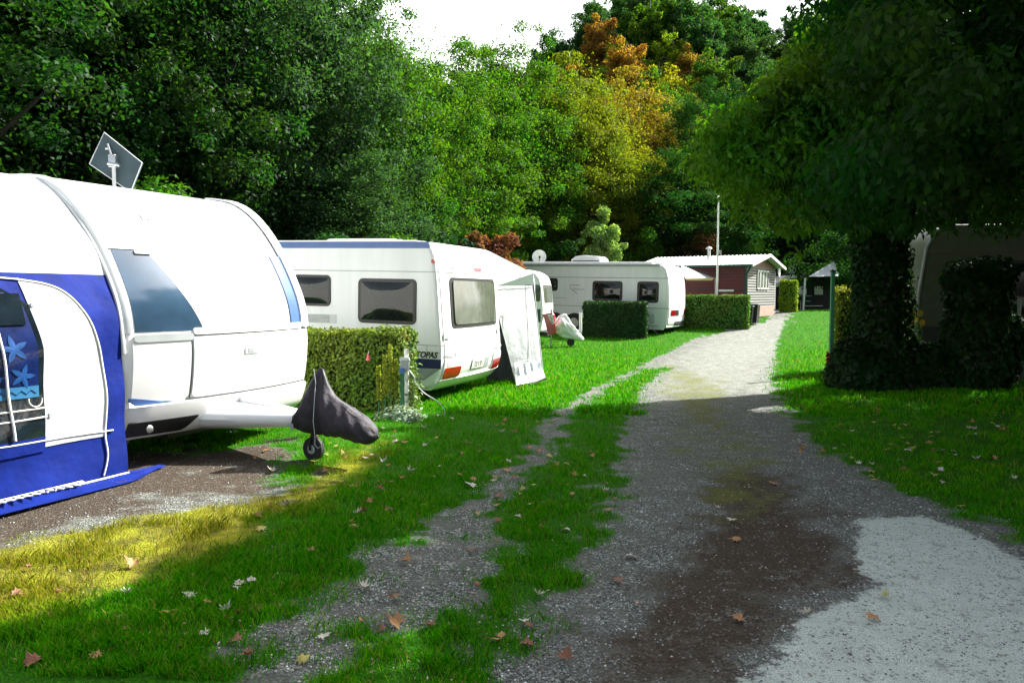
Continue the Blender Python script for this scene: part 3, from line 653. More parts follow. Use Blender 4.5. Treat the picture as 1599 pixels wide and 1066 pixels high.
def wheel(parent, x, y, r, w=.16, hub='alu'):
    t = MB().lathe([(r*.62, -w/2), (r*.9, -w/2), (r, -w*.35), (r, w*.35), (r*.9, w/2), (r*.62, w/2)], (x, y, r), 'y', 26).build('wheel', M['tyre'], parent, smooth=False)
    h = MB().lathe([(r*.60, -w/2-.004), (r*.56, -w/2+.02), (r*.2, -w/2+.01), (r*.14, -w/2-.02), (.001, -w/2-.02)], (x, y, r), 'y', 20)
    for k in range(8):
        a = k*math.pi/4; h.box(x+math.cos(a)*r*.38-.012, x+math.cos(a)*r*.38+.012, y-w/2-.004, y-w/2+.01, r+math.sin(a)*r*.38-.012, r+math.sin(a)*r*.38+.012)
    h.build('rim', M[hub], t); return t

# ---- nearest caravan
TH = R(25); AX = np.array([math.cos(TH), -math.sin(TH)]); DX = np.array([math.sin(TH), math.cos(TH)]); NC = np.array([-3.12, 6.2]); HW = 1.14
c1o = NC+DX*HW; GZ1 = .12
c1 = empty('caravan', (c1o[0], c1o[1], GZ1), -TH, 'large white caravan nearest the camera, its bowed nose and hitch pointing at the track', 'caravan')
front1 = [(x+.12, z) for x, z in [(-.42, .26), (-.18, .31), (-.09, .44), (-.03, .65), (.005, .92), (.0, 1.12), (-.065, 1.45), (-.30, 1.88), (-.60, 2.22), (-.95, 2.44), (-1.35, 2.52), (-1.9, 2.54)]]
S1 = Shell(front1, [(-6.2, 2.54), (-6.9, 2.4), (-7.1, 1.5), (-7.1, .5), (-6.9, .26)], HW, .07, bow=.16, bx=1.5)
S1.build('body', M['white'], c1)
M['blue_glass'] = pbr('blue_grey_tinted_acrylic', (.035, .075, .125), .12, coat=.8, var=.35, vscale=2)
sA, sB, sC, sD = S1.s_at(1.86), S1.s_at(1.16), S1.s_at(.56), S1.s_at(.40)
edge_ = lambda t: -HW+.72-.34*(t-sB)/(sA-sB)      # slanted edge between the tinted corner and the white reflection panel
win = S1.patch('front_window', M['blue_glass'], c1, sB+.01, sA-.01, -HW+.10, -HW+.7, .004, .01, r=0, n=14, m=14, yf=lambda t: (-HW+.10, edge_(t)))
S1.patch('white_reflection_panel', M['white'], c1, sB+.01, sA-.01, -HW+.7, HW-.40, .006, .012, r=0, n=14, m=22, yf=lambda t: (edge_(t)+.004, HW-.40))  # white panel painted in place of the bright reflection on the window
strip = S1.patch('side_strip', M['blue_stripe'], c1, sB+.02, sA+.02, HW-.375, HW-.20, .012, .016, r=.015, m=4)
S1.patch('window_gap', M['seam'], c1, sB+.02, sA, HW-.40, HW-.372, .005, .01, r=0, m=2)
S1.patch('edge_trim', M['white'], c1, sB-.02, S1.len-.45, HW-.19, HW-.045, .030, .034, r=.03, n=24, m=6)
S1.patch('edge_trim', M['lightgrey'], c1, sB+.0, S1.len-.1, -HW+.015, -HW+.07, .012, .016, r=.01, n=24, m=3)
lk = S1.patch('locker_lid', M['white'], c1, sC+.02, sB-.03, -HW+.60, HW-.07, .010, .014, r=.05, m=18)
hd = S1.patch('handle', M['lightgrey'], lk, S1.s_at(.93), S1.s_at(.99), .02, .20, .020, .012, r=.01, n=3, m=5)
S1.patch('handle_recess', M['grey'], hd, S1.s_at(.94), S1.s_at(.98), .05, .13, .023, .004, r=.005, n=3, m=4)
S1.patch('corner_panel', M['white'], c1, sC+.02, sB-.03, -HW+.07, -HW+.57, .008, .012, r=.05, m=8)
S1.patch('grab_trim', M['grey'], c1, sB-.075, sB-.012, -HW+.08, -HW+.60, .018, .02, r=.02, n=4, m=8)
S1.patch('sill', M['white'], c1, sB-.03, sB+.03, -HW+.60, HW-.20, .022, .024, r=.02, n=4, m=16)
S1.patch('blue_corner_mark', M['blue_stripe'], c1, sC+.0, sC+.07, -HW+.05, -HW+.40, .012, .01, r=0, n=3, m=8, yf=lambda t: (-HW+.05, -HW+.42-4.8*(t-sC)))
S1.patch('bumper', M['white'], c1, sD-.17, sC-.0, -HW+.02, HW-.05, .040, .05, r=.03, n=8, m=20)
S1.patch('bumper_grille', M['black'], c1, sD-.09, sD+.035, -HW+.06, -HW+.72, .048, .02, r=.02, n=5, m=10, yf=lambda t: (-HW+.06, -HW+.66+1.0*(t-sD)))
fx, fy, fz = S1.at(sD-.03, -HW+.24, .05); MB().lathe([(.001, -.01), (.032, -.01), (.035, .01), (.02, .02), (.001, .022)], (fx, fy, fz), 'x', 16).build('marker_lamp', M['chrome'], c1, smooth=True)
sm = MB()
S1.line('', None, None, [(sA, -HW+.08), (sA, HW-.2)], .005, .003, sm); S1.line('', None, None, [(sB-.035, -HW+.62), (sB-.035, HW-.08)], .004, .012, sm)
S1.line('', None, None, [(sC+.012, -HW+.55), (sC+.012, HW-.06)], .006, .008, sm); S1.line('', None, None, [(sC+.02, -HW+.585), (sB-.05, -HW+.585)], .006, .006, sm)
S1.line('', None, None, [(sA, HW-.20), (S1.len-.5, HW-.20)], .005, .004, sm); S1.line('', None, None, [(sD+.06, .25), (sD-.15, .12)], .005, .042, sm)
sm.build('seams', M['seam'], c1)
bx = S1.patch('lamp_housing', M['lightgrey'], c1, sA-.05, sA-.015, -HW+.28, -HW+.42, .02, .02, r=.005, n=2, m=3)
zt = S1.s_at(2.17); p0 = Vector(S1.at(zt, -.35, .004)); p1 = Vector(S1.at(zt, -.25, .004)); p2 = Vector(S1.at(zt+.1, -.35, .004)); ux = (p1-p0).normalized(); uy = (p2-p0).normalized()
text('faint_lettering', 'hobby', M['mauve'], c1, basis(p0, ux, uy, ux.cross(uy)), .13, xs=1.6)
# A-frame cover
MB().prism([(-.30, .50), (.02, .56), (.50, .46), (.86, .42), (.86, .33), (.40, .30), (-.30, .25)], -.02, .02).build('frame_cover_edge', M['white'], c1, bevel=.01)
mb = MB(); rows = []
for i in range(9):
    t = i/8; x = -.20+1.08*t; wd = .42*(1-t)+.09; zt_ = .50-.08*t; zb_ = .24+.06*t
    rows.append([(x, wd*math.cos(a), (zt_+zb_)/2+(zt_-zb_)/2*max(-1, min(1, 1.25*math.sin(a)))) for a in np.linspace(-.5*math.pi-.6, 1.5*math.pi-.6, 21)[:-1]])
v = [p for r_ in rows for p in r_]; f = [(i*20+k, i*20+(k+1) % 20, (i+1)*20+(k+1) % 20, (i+1)*20+k) for i in range(8) for k in range(20)]+[tuple(range(20)), tuple(range(160, 180))[::-1]]
mb.add(v, f).build('drawbar_cover', M['white'], c1, smooth=True)
mb = MB(); mb.tube([(.80, 0, .36), (1.45, 0, .36)], .035, 8).build('drawbar', M['chrome'], c1)
jx, jy = .96, -.02
jw = MB().tube([(jx, jy, .10), (jx, jy, .62)], .026, 10).tube([(jx, jy-.05, .20), (jx, jy-.05, .10)], .012, 6).tube([(jx, jy+.05, .20), (jx, jy+.05, .10)], .012, 6).tube([(jx, jy-.055, .2), (jx, jy+.055, .2)], .014, 6).build('jockey_wheel', M['black'], c1)
MB().lathe([(.055, -.035), (.09, -.032), (.105, -.02), (.105, .02), (.09, .032), (.055, .035)], (jx+.0, jy, .105), 'y', 24).build('tyre', M['tyre'], jw)
MB().lathe([(.001, -.04), (.03, -.04), (.055, -.03), (.055, .03), (.03, .04), (.001, .04)], (jx, jy, .105), 'y', 16).build('hub', M['grey'], jw)
for x_ in (-3.3,): wheel(c1, x_, -HW+.18, .31); wheel(c1, x_, HW-.18, .31)
MB().box(-6.8, -.3, -.5, .5, .18, .28).build('chassis', M['black'], c1)
for yy_ in (-.7, .7): MB().tube([(-.5, yy_, .26), (-.72, yy_, .02)], .02, 6).box(-.78, -.66, yy_-.06, yy_+.06, .0, .015).build('corner_steady', M['alu'], c1)
# charcoal hitch cover: a saddle shaped cloth hood
hc = empty('hitch_cover', (*(c1o+AX*.82), GZ1), -TH, 'dark charcoal fabric hood pulled over the hitch of the nearest caravan', 'cover')
keys = [  # x, z bottom, z top, half width
 (0.0, .34, .47, .17), (.05, .31, .60, .19), (.12, .29, .80, .17), (.20, .28, .95, .12), (.25, .28, 1.0, .075), (.29, .275, .98, .08), (.34, .27, .84, .13), (.40, .27, .72, .16), (.48, .28, .665, .17), (.58, .27, .62, .165), (.68, .245, .565, .155), (.78, .23, .51, .145), (.86, .235, .455, .125), (.91, .26, .40, .085), (.93, .30, .36, .03)]
K2 = np.array(keys); xs_ = np.linspace(0, .93, 56); rows = []
rg = np.random.RandomState(3)
for x in xs_:
    zb_, zt_, wd = [np.interp(x, K2[:, 0], K2[:, j]) for j in (1, 2, 3)]; r_ = []
    for a in np.linspace(-.5*math.pi, 1.5*math.pi, 37)[:-1]:
        cy, sz = math.cos(a), math.sin(a); ze = (sz+1)/2
        wz = wd*(abs(cy)**.7)*np.sign(cy)*(1-.55*max(0, sz)**1.5*(1 if zt_ > .6 else .35))
        fold = .012*math.sin(x*38+4*sz+2*cy)*abs(cy)+.009*math.sin(x*17-7*ze)*abs(cy)
        r_.append((x, wz+np.sign(cy)*fold, zb_+(zt_-zb_)*ze+.006*math.sin(x*50)*(ze < .1)))
    rows.append(r_)
n_ = 36; v = [p for r_ in rows for p in r_]; f = [(i*n_+k, i*n_+(k+1) % n_, (i+1)*n_+(k+1) % n_, (i+1)*n_+k) for i in range(len(rows)-1) for k in range(n_)]+[tuple(range(n_)), tuple(range((len(rows)-1)*n_, len(rows)*n_))[::-1]]
MB().add(v, f).build('hood', M['cover'], hc, smooth=True)
MB().tube([(.235, -.085, .99), (.27, -.10, .85), (.285, -.145, .62), (.30, -.18, .45), (.325, -.185, .29)], .003, 6).build('piping', M['lightgrey'], hc, smooth=True)
MB().tube([(.30, -.02, .97), (.36, -.03, .83), (.46, -.045, .70), (.64, -.05, .61), (.78, -.045, .53)], .003, 6).build('rear_piping', M['lightgrey'], hc, smooth=True)
MB().tube([(.27, -.12, .29), (.28, -.14, .20), (.32, -.14, .165), (.37, -.13, .20), (.38, -.12, .29)], .005, 6).build('cord', M['grey'], hc, smooth=True)
MB().box(.012, .05, -.192, -.186, .345, .41).build('care_tag', M['grey'], hc)
hc.scale = (.86, .9, .84)
# square antenna on the roof
an = empty('flat_antenna', (*(at(183, 300, 8.6)[:2]), GZ1+2.52), 0, 'square grey flat satellite antenna tilted on a mast above the nearest caravan roof', 'antenna')
cx, cy_, cz = at(181, 254, 8.6)-np.array([an.location.x, an.location.y, an.location.z])
q = [at(*u, 8.6)-np.array([*an.location]) for u in ((140, 256), (163, 207), (222, 254), (204, 300))]
th_ = np.array([0, .035, 0]); v = [tuple(p) for p in q]+[tuple(p+th_+np.array([0, .0, 0])) for p in q]
MB().add(v, [(0, 1, 2, 3), (7, 6, 5, 4)]+[(i, 4+i, 4+(i+1) % 4, (i+1) % 4) for i in range(4)]).build('panel', M['solar'], an, bevel=.006)
MB().tube([q[0]+[0, -.003, 0], q[1]+[0, -.003, 0], q[2]+[0, -.003, 0], q[3]+[0, -.003, 0], q[0]+[0, -.003, 0]], .006, 6).build('rim', M['lightgrey'], an)
MB().tube([(cx, -.05, -.1), (cx, -.05, cz-.02)], .02, 10).build('mast', M['lightgrey'], an)
b_ = MB().box(cx-.05, cx+.03, -.07, -.002, cz-.06, cz+.08); b_.tube([(cx-.02, -.04, cz+.05), (cx-.07, -.03, cz+.2)], .012, 6); b_.tube([(cx-.06, -.06, cz-.02), (cx+.07, -.06, cz-.04)], .02, 8)
b_.build('bracket', M['chrome'], an, bevel=.004); MB().box(cx-.11, cx-.08, -.006, -.001, cz+.14, cz+.16).build('sticker', M['piping'], an)

# ---- blue and white awning on its near side
aw = empty('awning', (*NC, GZ1), -TH, 'blue and white awning with a dark window, fixed to the nearest caravan', 'awning')
kz = np.argmax(S1.fr[:, 1]); RZ = S1.fr[:kz+1, 1]; RX = S1.fr[:kz+1, 0]-.24
def rail(z):
    x = float(np.interp(z, RZ, RX)); return x if z > 1.0 else float(np.interp(z, [0, 1.0], [-.09, np.interp(1.0, RZ, RX)]))-0.
rail0 = lambda z: rail(z)+.06
def wall(u, z, off=0):
    b1 = .018*math.sin(u*7+z*3)*min(1, z*2)*(1 if u > .08 else 0)+.01*math.sin(z*11+u*3)
    if z > 1.66:
        d_ = math.hypot(u, 1.9-z)+.05; b1 += .022*math.sin(9*math.atan2(1.75-z, u+.02)+u*2)*min(1, u*3)*min(1, (z-1.66)*4)
    return (rail0(z)+off+b1, -u, z)
def uz(px, py):
    p = on_plane(px, py, NC+AX*.0, AX); return -float((p[:2]-NC)@DX), float(p[2])-GZ1
def wstrip(name, mat, zs_, ul, ur, off, th=.003, m=16, parent=aw):
    rows = [[wall(ul(z)+(ur(z)-ul(z))*j/m, z, off) for j in range(m+1)] for z in zs_]
    return MB().grid(rows, th).build(name, mat, parent, smooth=True)
UM = 2.3; ZB = 1.64
wstrip('blue_wall', M['blue_cloth'], np.linspace(.015, ZB, 30), lambda z: -.0, lambda z: UM, 0, m=40)
wstrip('white_gable', M['white_cloth'], list(np.linspace(ZB, 2.38, 16))+[2.42, 2.46, 2.49, 2.51, 2.52], lambda z: .0, lambda z: UM, .001, m=40)
rp = [(rail0(z)+.008, .012, z) for z in np.linspace(1.0, 2.515, 40)]; MB().tube(rp, .016, 8).build('rail_piping', M['lightgrey'], aw, smooth=True)
arch = [uz(*q_) for q_ in ((-150, 428), (0, 432), (60, 437), (100, 446), (125, 462), (145, 490), (158, 522), (167, 560), (170, 610), (169, 650), (168, 680), (170, 710), (163, 742))]
A_ = np.array(arch)
def dens2(P, n=8):
    P = [np.array(p, float) for p in P]; out = []
    for i in range(len(P)-1):
        p0 = P[max(i-1, 0)]; p1 = P[i]; p2 = P[i+1]; p3 = P[min(i+2, len(P)-1)]
        for k in range(n):
            t = k/n; out.append(.5*((2*p1)+(-p0+p2)*t+(2*p0-5*p1+4*p2-p3)*t*t+(-p0+3*p1-3*p2+p3)*t**3))
    out.append(P[-1]); return out
AD = dens2(arch); MB().tube([wall(u, z, .014) for u, z in AD], .007, 6).build('arch_piping', M['piping'], aw, smooth=True)
az = np.array([a[1] for a in AD][::-1]); au = np.array([a[0] for a in AD][::-1])
ztop = AD[8][1]; zlo = uz(168, 675)[1]
ledge = lambda z: float(np.interp(z, [zlo, uz(72, 540)[1], uz(58, 437)[1]], [uz(75, 690)[0], uz(71, 540)[0], uz(52, 437)[0]]))
wz = list(np.linspace(zlo-.03, ztop-.12, 18))+list(np.linspace(ztop-.12, ztop-.004, 12))[1:]
def redge(z):
    k = np.argmax(az >= z) if (az >= z).any() else len(az)-1
    m_ = (A_[:, 1] < 9); order = np.argsort(az); return float(np.interp(z, az[order], au[order]))
wstrip('white_panel', M['white_cloth'], wz, lambda z: min(redge(z)+.004, ledge(z)-.01), ledge, .007, m=14)
zwl, zwh = uz(0, 695)[1]-.0, uz(0, 450)[1]
wl = wstrip('window', M['clear'], np.linspace(zlo+.05, zwh, 20), lambda z: ledge(z)+.006+max(0, .10-(zwh-z))*1.4, lambda z: UM-.3, .010, m=16)
wstrip('curtain', M['curtain'], np.linspace(uz(40, 615)[1], zwh-.03, 14), lambda z: ledge(z)+.045+max(0, .10-(zwh-z))*1.4, lambda z: UM-.35, .014, m=30, parent=wl)
wstrip('braid', M['cyan'], [uz(40, 622)[1], uz(40, 612)[1], uz(40, 604)[1]], lambda z: ledge(z)+.045, lambda z: UM-.35, .018, m=20, parent=wl)
zz = MB(); zc = uz(40, 613)[1]; pz = [wall(ledge(1)+.07+.035*k, zc+(.014 if k % 2 else -.014), .023) for k in range(24)]; zz.tube(pz, .003, 4).build('braid_zigzag', M['navy'], wl)
def star(u, z, r, rot):
    pl = []
    for k in range(40):
        a = rot+2*math.pi*k/40; rr = r*(.36+.64*max(0, math.cos(2.5*(a-rot)))**1.6) if True else r
        ph_ = ((a-rot)/(2*math.pi/5)) % 1; dd = min(ph_, 1-ph_)*2; rr = r*(.98*(1-dd)**1.3+.30*(1-(1-dd)**1.3)); pl.append((u+rr*math.sin(a), z+rr*math.cos(a)))
    n = len(pl); ctr = wall(u, z, .024); v = [ctr]+[wall(a, b__, .022) for a, b__ in pl]; return v, [(0, 1+k, 1+(k+1) % n) for k in range(n)]
for (sx, sz_, sr, ro) in ((26, 546, .105, .2), (38, 588, .095, -.3), (-8, 600, .10, .1), (-60, 560, .1, .5), (-70, 480, .1, 0)):
    u_, z_ = uz(sx, sz_); v, f = star(u_, z_, sr, ro); MB().add(v, f).build('starfish_print', M['star'], wl)
wstrip('folded_flap', M['clear'], [uz(20, 508)[1], uz(20, 490)[1], uz(20, 470)[1], uz(20, 458)[1]], lambda z: uz(47, 480)[0], lambda z: UM-.4, .026, m=8, parent=wl)
hb = MB()
for q0, q1 in (((75, 636), (-100, 660)), ((75, 650), (-100, 678))):
    a_, b__ = uz(*q0), uz(*q1); hb.tube([wall(a_[0]+(b__[0]-a_[0])*t, a_[1]+(b__[1]-a_[1])*t, .022) for t in np.linspace(0, 1, 12)], .006, 5)
a_, b__ = uz(1, 470), uz(22, 688); hb.tube([wall(a_[0]+(b__[0]-a_[0])*t, a_[1]+(b__[1]-a_[1])*t, .030) for t in np.linspace(0, 1, 12)], .009, 6)
hb.build('window_bars', M['piping'], wl, smooth=True)
u_, z_ = uz(56, 624); MB().tube([wall(u_+.05*math.cos(a), z_+.05*math.sin(a), .034) for a in np.linspace(-3.3, .3, 16)], .004, 5).build('cord_loop', M['piping'], wl)
bl = MB(); a_, b__ = uz(170, 673), uz(-150, 722); bl.tube([wall(a_[0]+(b__[0]-a_[0])*t, a_[1]+(b__[1]-a_[1])*t, .014) for t in np.linspace(-.04, 1, 24)], .006, 6); bl.build('lower_piping', M['piping'], aw, smooth=True)
MB().tube([wall(u, .03, .012) for u in np.linspace(0, UM, 24)], .008, 6).build('hem', M['piping'], aw, smooth=True)
wstrip('blue_flap', M['blue_cloth'], np.linspace(zlo-.06, zlo+.05, 5), lambda z: ledge(z)+.0, lambda z: UM-.2, .012, m=20)
for q_ in ((63, 476), (81, 648)): u_, z_ = uz(*q_); p_ = wall(u_, z_, .012); MB().box(p_[0], p_[0]+.012, p_[1]-.012, p_[1]+.012, z_-.014, z_+.014).build('clip', M['grey'], aw)
sk = []; rg = np.random.RandomState(8)
for i in range(34):
    u = -.32+(UM+.32)*i/33; wd = .06+.20*float(S((u+.30)/.5)); 
    sk.append([(rail0(0)+.0+wd*j/6, -u, .012+.022*math.sin(u*9+j)*(j/6)*(1-j/6)*3+.02*(j == 0)+.004*j/6) for j in range(7)])
skirt = MB().grid(sk, .004).build('ground_skirt', M['blue_cloth'], aw, smooth=True)
tn = MB()
for k in range(30):
    u = .42+k*.06; wj = .05+.07*rg.rand(); x0 = rail0(0)+.03; tn.add([(x0, -u, .06), (x0, -u-.058, .06), (x0+wj, -u-.03, .052)], [(0, 1, 2)])
tn.build('worn_coating', M['piping'], skirt)

# ---- caravan lettered TOPAS
T2 = R(21); A2 = np.array([math.cos(T2), -math.sin(T2)]); D2 = np.array([math.sin(T2), math.cos(T2)]); N2 = np.array([-1.17, 11.2]); HW2 = 1.18
c2o = N2+D2*HW2
c2 = empty('caravan', (c2o[0], c2o[1], 0), -T2, 'white caravan with a navy stripe and dark windows, the word TOPAS on its side', 'caravan', ry=R(1.3))
fr2 = [(-.24, .26), (-.06, .215), (.07, .30), (.15, .42), (.19, .60), (.185, .84), (.15, 1.2), (.10, 1.75), (.06, 2.05), (.0, 2.24), (-.10, 2.35), (-.35, 2.39)]
S2 = Shell(fr2, [(-5.6, 2.39), (-6.0, 2.0), (-6.1, .8), (-5.9, .28)], HW2, .05, bow=.07, bx=.5)
S2.build('body', M['side_white'], c2)
S2.patch('rear_panel', M['white'], c2, S2.s_at(.28), S2.len-.1, -HW2+.03, HW2-.03, .003, .006, r=.02, n=26, m=14)
MB().box(-5.5, -.08, -HW2-.008, -HW2+.01, 2.27, 2.365).build('blue_roof_stripe', M['blue_stripe'], c2)
MB().box(-5.6, .13, -HW2-.006, -HW2+.01, .52, .66).build('navy_stripe', M['navy'], c2)
MB().prism([(-5.6, .27), (-.24, .27), (.11, .515), (-5.6, .515)], -HW2-.006, -HW2+.01).build('grey_sill_panel', M['grey'], c2)
side_window(S2, c2, -1.27, -.28, 1.15, 1.82, .08, .05)
side_window(S2, c2, -2.45, -1.76, 1.38, 1.86, .08, .04)
side_window(S2, c2, -4.6, -3.6, 1.15, 1.82, .08, .05)
g = MB().box(-2.25, -1.66, -HW2-.008, -HW2+.01, 1.12, 1.26)
g.build('vent_frame', M['lightgrey'], c2); g = MB()
for k in range(6): g.box(-2.22, -1.78, -HW2-.016, -HW2-.006, 1.135+.02*k, 1.146+.02*k)
g.build('vent_slats', M['grey'], c2)
g = MB(); side_line(g, S2, -5.5, .02, 1.93); side_line(g, S2, -5.5, .08, .86, w=.006); side_line(g, S2, -5.5, .1, .76, w=.004); side_line(g, S2, -.10, -.10, .76, .86)
g.build('side_seams', M['grey'], c2)
MB().tube([(x, -HW2-.002, z) for x, z in fr2[1:-1]], .011, 6).build('corner_rail', M['lightgrey'], c2, smooth=True)
text('side_lettering', 'TOPAS', M['black'], c2, basis((-.11, -HW2-.006, .715), (1, 0, 0), (0, 0, 1), (0, -1, 0)), .12, shear=.3, xs=.95, ext=.002, bold=.004)
bpy.data.objects[-1] if False else None
MB().lathe([(.001, -.012), (.03, -.01), (.032, .01)], (-.02, -HW2, 2.08), 'y', 14).build('side_marker', M['red_lamp'], c2)
zz0, zz1 = S2.s_at(1.13), S2.s_at(1.83)
rw = S2.patch('rear_window', M['rubber'], c2, zz0-.03, zz1+.03, -HW2+.36, HW2-.22, .012, .016, r=.08, m=12)
S2.patch('pane', M['glass_grey'], rw, zz0+.02, zz1-.02, -HW2+.44, HW2-.26, .028, .016, r=.06, m=12)
g = MB(); S2.line('', None, None, [(S2.s_at(1.93), -HW2+.04), (S2.s_at(1.93), HW2-.03)], .006, .004, g); S2.line('', None, None, [(S2.s_at(.86), -HW2+.04), (S2.s_at(.92), HW2-.03)], .004, .004, g)
g.build('rear_seams', M['seam'], c2)
S2.patch('brake_lamp', M['pink'], c2, S2.s_at(1.985), S2.s_at(2.03), .10, .38, .014, .012, r=.008, n=3, m=4)
for y0, y1 in ((-HW2+.10, -HW2+.62), (HW2-.46, HW2-.06)):
    hl = S2.patch('lamp_cluster', M['white'], c2, S2.s_at(.36), S2.s_at(.66), y0, y1, .022, .026, r=.06, n=8, m=8)
    S2.patch('red_lens', M['red_lamp'], hl, S2.s_at(.37), S2.s_at(.53), y0+.01, y1-.03, .032, .02, r=.03, n=6, m=8)
    S2.patch('clear_lens', M['lightgrey'], hl, S2.s_at(.55), S2.s_at(.63), y0+.06, y0+.22, .026, .008, r=.02, n=4, m=4)
S2.patch('bumper', M['white'], c2, S2.s_at(.24), S2.s_at(.36), -HW2+.04, HW2+.0, .035, .05, r=.02, n=5, m=14)
pl = S2.patch('plate_recess', M['grey'], c2, S2.s_at(.42), S2.s_at(.59), -.20, .52, .012, .014, r=.01, n=3, m=4)
S2.patch('number_plate', M['piping'], pl, S2.s_at(.44), S2.s_at(.575), -.19, .28, .020, .006, r=.008, n=2, m=3)
po = Vector(S2.at(S2.s_at(.51), .045, .0275)); text('plate_characters', 'EZ K 375', M['black'], pl, basis(po, (0, 1, 0), (0, 0, 1), (1, 0, 0)), .105, xs=.8)
for y_ in (-HW2+.25, HW2-.25):
    hn = [S2.at(S2.s_at(.72)+.02, y_-.12, .03), S2.at(S2.s_at(.76), y_-.02, .05), S2.at(S2.s_at(.74), y_+.08, .05), S2.at(S2.s_at(.68), y_+.13, .02)]
    MB().tube(hn, .012, 6).build('grab_handle', M['lightgrey'], c2, smooth=True)
for y0 in (-HW2+.08, HW2-.26): S2.patch('window_catch', M['grey'], c2, S2.s_at(.95), S2.s_at(1.02), y0, y0+.16, .02, .02, r=.01, n=2, m=3)
def rear_text(s_, y_, z_, size, name='badge_lettering', mat='grey', sh=S2, par=c2, xs=1):
    p_ = Vector(sh.at(sh.s_at(z_), y_, .008)); q_ = Vector(sh.at(sh.s_at(z_+.05), y_, .008)); uy = (q_-p_).normalized(); ux = Vector((0, 1, 0)); text(name, s_, M[mat], par, basis(p_, ux, uy, ux.cross(uy)), size, xs=xs)
rear_text('TEL', -HW2+.30, 2.16, .11, xs=.8); rear_text('FENDT', -HW2+.50, 2.02, .13, xs=.8); rear_text('465', HW2-.22, 2.00, .09, mat='mauve')
rh = MB().prism(rrect(-2.4, -1.1, -.5, .5, .2), 2.39, 2.46, ax='z').build('roof_hatch', M['white'], c2, bevel=.02)
wheel(c2, -3.1, -HW2+.14, .30); MB().box(-5.8, -.4, -.6, .6, .16, .27).build('chassis', M['black'], c2)
MB().tube([(-.3, .3, .25), (-.35, .3, 0.0)], .016, 6).build('corner_steady', M['alu'], c2)
# the grey and white awning on its far side
def sheet_px(name, corners, mat, par, org, n=14, m=12, amp=.015, fr=18, th=.004, seed=0, vert=True):
    c = [at(*q_)-org for q_ in corners]; rows = []    # corners TL TR BR BL as (px,py,D)
    for i in range(n+1):
        v = i/n; r_ = []
        for j in range(m+1):
            u = j/m; p_ = (c[0]*(1-u)+c[1]*u)*(1-v)+(c[3]*(1-u)+c[2]*u)*v
            wv = amp*(math.sin(u*fr+seed+v*2)*.6+math.sin(u*fr*2.3+v*4+seed)*.3)*(.3+.7*math.sin(math.pi*min(1, v+.1)))
            r_.append(p_+np.array([0, wv, 0]))
        rows.append(r_)
    return MB().grid(rows, th).build(name, mat, par, smooth=True)
o2 = np.array([-.35, 13.5, 0.]); a2 = empty('awning', o2, 0, 'slanting pale grey awning wall standing at the right end of the caravan lettered TOPAS', 'awning')
sheet_px('roof_slope', [(764, 393, 13.7), (770, 397, 14.3), (832, 427, 14.5), (768, 449, 13.6)], M['white_cloth'], a2, o2, amp=.03, fr=9)
sheet_px('end_wall', [(768, 447, 13.6), (832, 446, 14.45), (848, 592, 13.9), (806, 600, 13.6)], M['white_cloth'], a2, o2, amp=.012)
sheet_px('side_return', [(832, 427, 14.5), (835, 440, 15.6), (836, 580, 15.2), (848, 592, 13.9)], M['white_cloth'], a2, o2, amp=.02)
sheet_px('mud_flap', [(803, 566, 13.55), (844, 566, 13.8), (852, 592, 13.6), (806, 602, 13.2)], pbr('grey_flap', (.45, .5, .52), .5, bump=.01, bscale=20), a2, o2, amp=.04, fr=24)
sheet_px('gap_shade_sheet', [(772, 500, 13.9), (790, 500, 14.2), (812, 598, 14.1), (758, 600, 14.0)], pbr('dark_gap_shade', (.03, .035, .04), .8), a2, o2, amp=.02)  # dark sheet across the open gap, painted in place of its shade
g = MB()
for a_, b__ in (((768, 449, 13.55), (832, 446, 14.4)), ((768, 449, 13.5), (806, 600, 13.5)), ((780, 460, 13.45), (818, 459, 13.9)), ((818, 459, 13.9), (832, 560, 13.7)), ((802, 567, 13.4), (832, 560, 13.7)), ((832, 427, 14.4), (849, 590, 13.8)), ((764, 393, 13.62), (832, 427, 14.4))):
    g.tube([at(*a_)-o2, at(*b__)-o2], .006, 6)
g.build('edge_piping', M['lightgrey'], a2)
rp_ = [at(806, 603, 13.3)-o2, at(830, 600, 13.4)-o2, at(852, 590, 13.6)-o2]; MB().tube(rp_, .02, 6).build('hem', M['seam'], a2, smooth=True)

# ---- green and white small caravan behind that awning
o3 = at(859, 518, 24.2); o3[2] = float(gz(o3[0], o3[1]))
c25 = empty('caravan', o3, R(-12), 'small older caravan with a dark green lower half, mostly hidden behind the pale awning wall', 'caravan')
f3 = [(-.5, .38), (-.14, .42), (-.06, .75), (-.02, 1.1), (-.04, 1.45), (-.10, 1.9), (-.22, 2.15), (-.5, 2.3)]
S3 = Shell(f3, [(-3.4, 2.32), (-3.7, 1.8), (-3.6, .38)], 1.0, .05, bow=.04, bx=.5)
S3.build('body', M['white'], c25)
MB().box(-3.5, -.13, -1.012, -.99, .72, 1.12).build('dark_green_band', M['dark_green'], c25); MB().box(-3.4, -.2, -1.012, -.99, .42, .70).build('pale_green_band', pbr('pale_green_paint', (.22, .34, .26), .5), c25)
side_window(S3, c25, -.62, -.14, 1.35, 1.85, .05, .03, glass='glass_grey'); S3.patch('front_window', M['glass_grey'], c25, S3.s_at(1.3), S3.s_at(1.85), -.8, .8, .01, .015, r=.06)
MB().box(-3.2, .0, -.5, .5, .28, .40).build('chassis', M['black'], c25); MB().tube([(0, 0, .4), (1.0, 0, .42)], .04, 6).build('drawbar', M['alu'], c25); wheel(c25, -2, -.86, .28)
o4 = at(858, 535, 23.3); o4[2] = float(gz(o4[0], o4[1]))
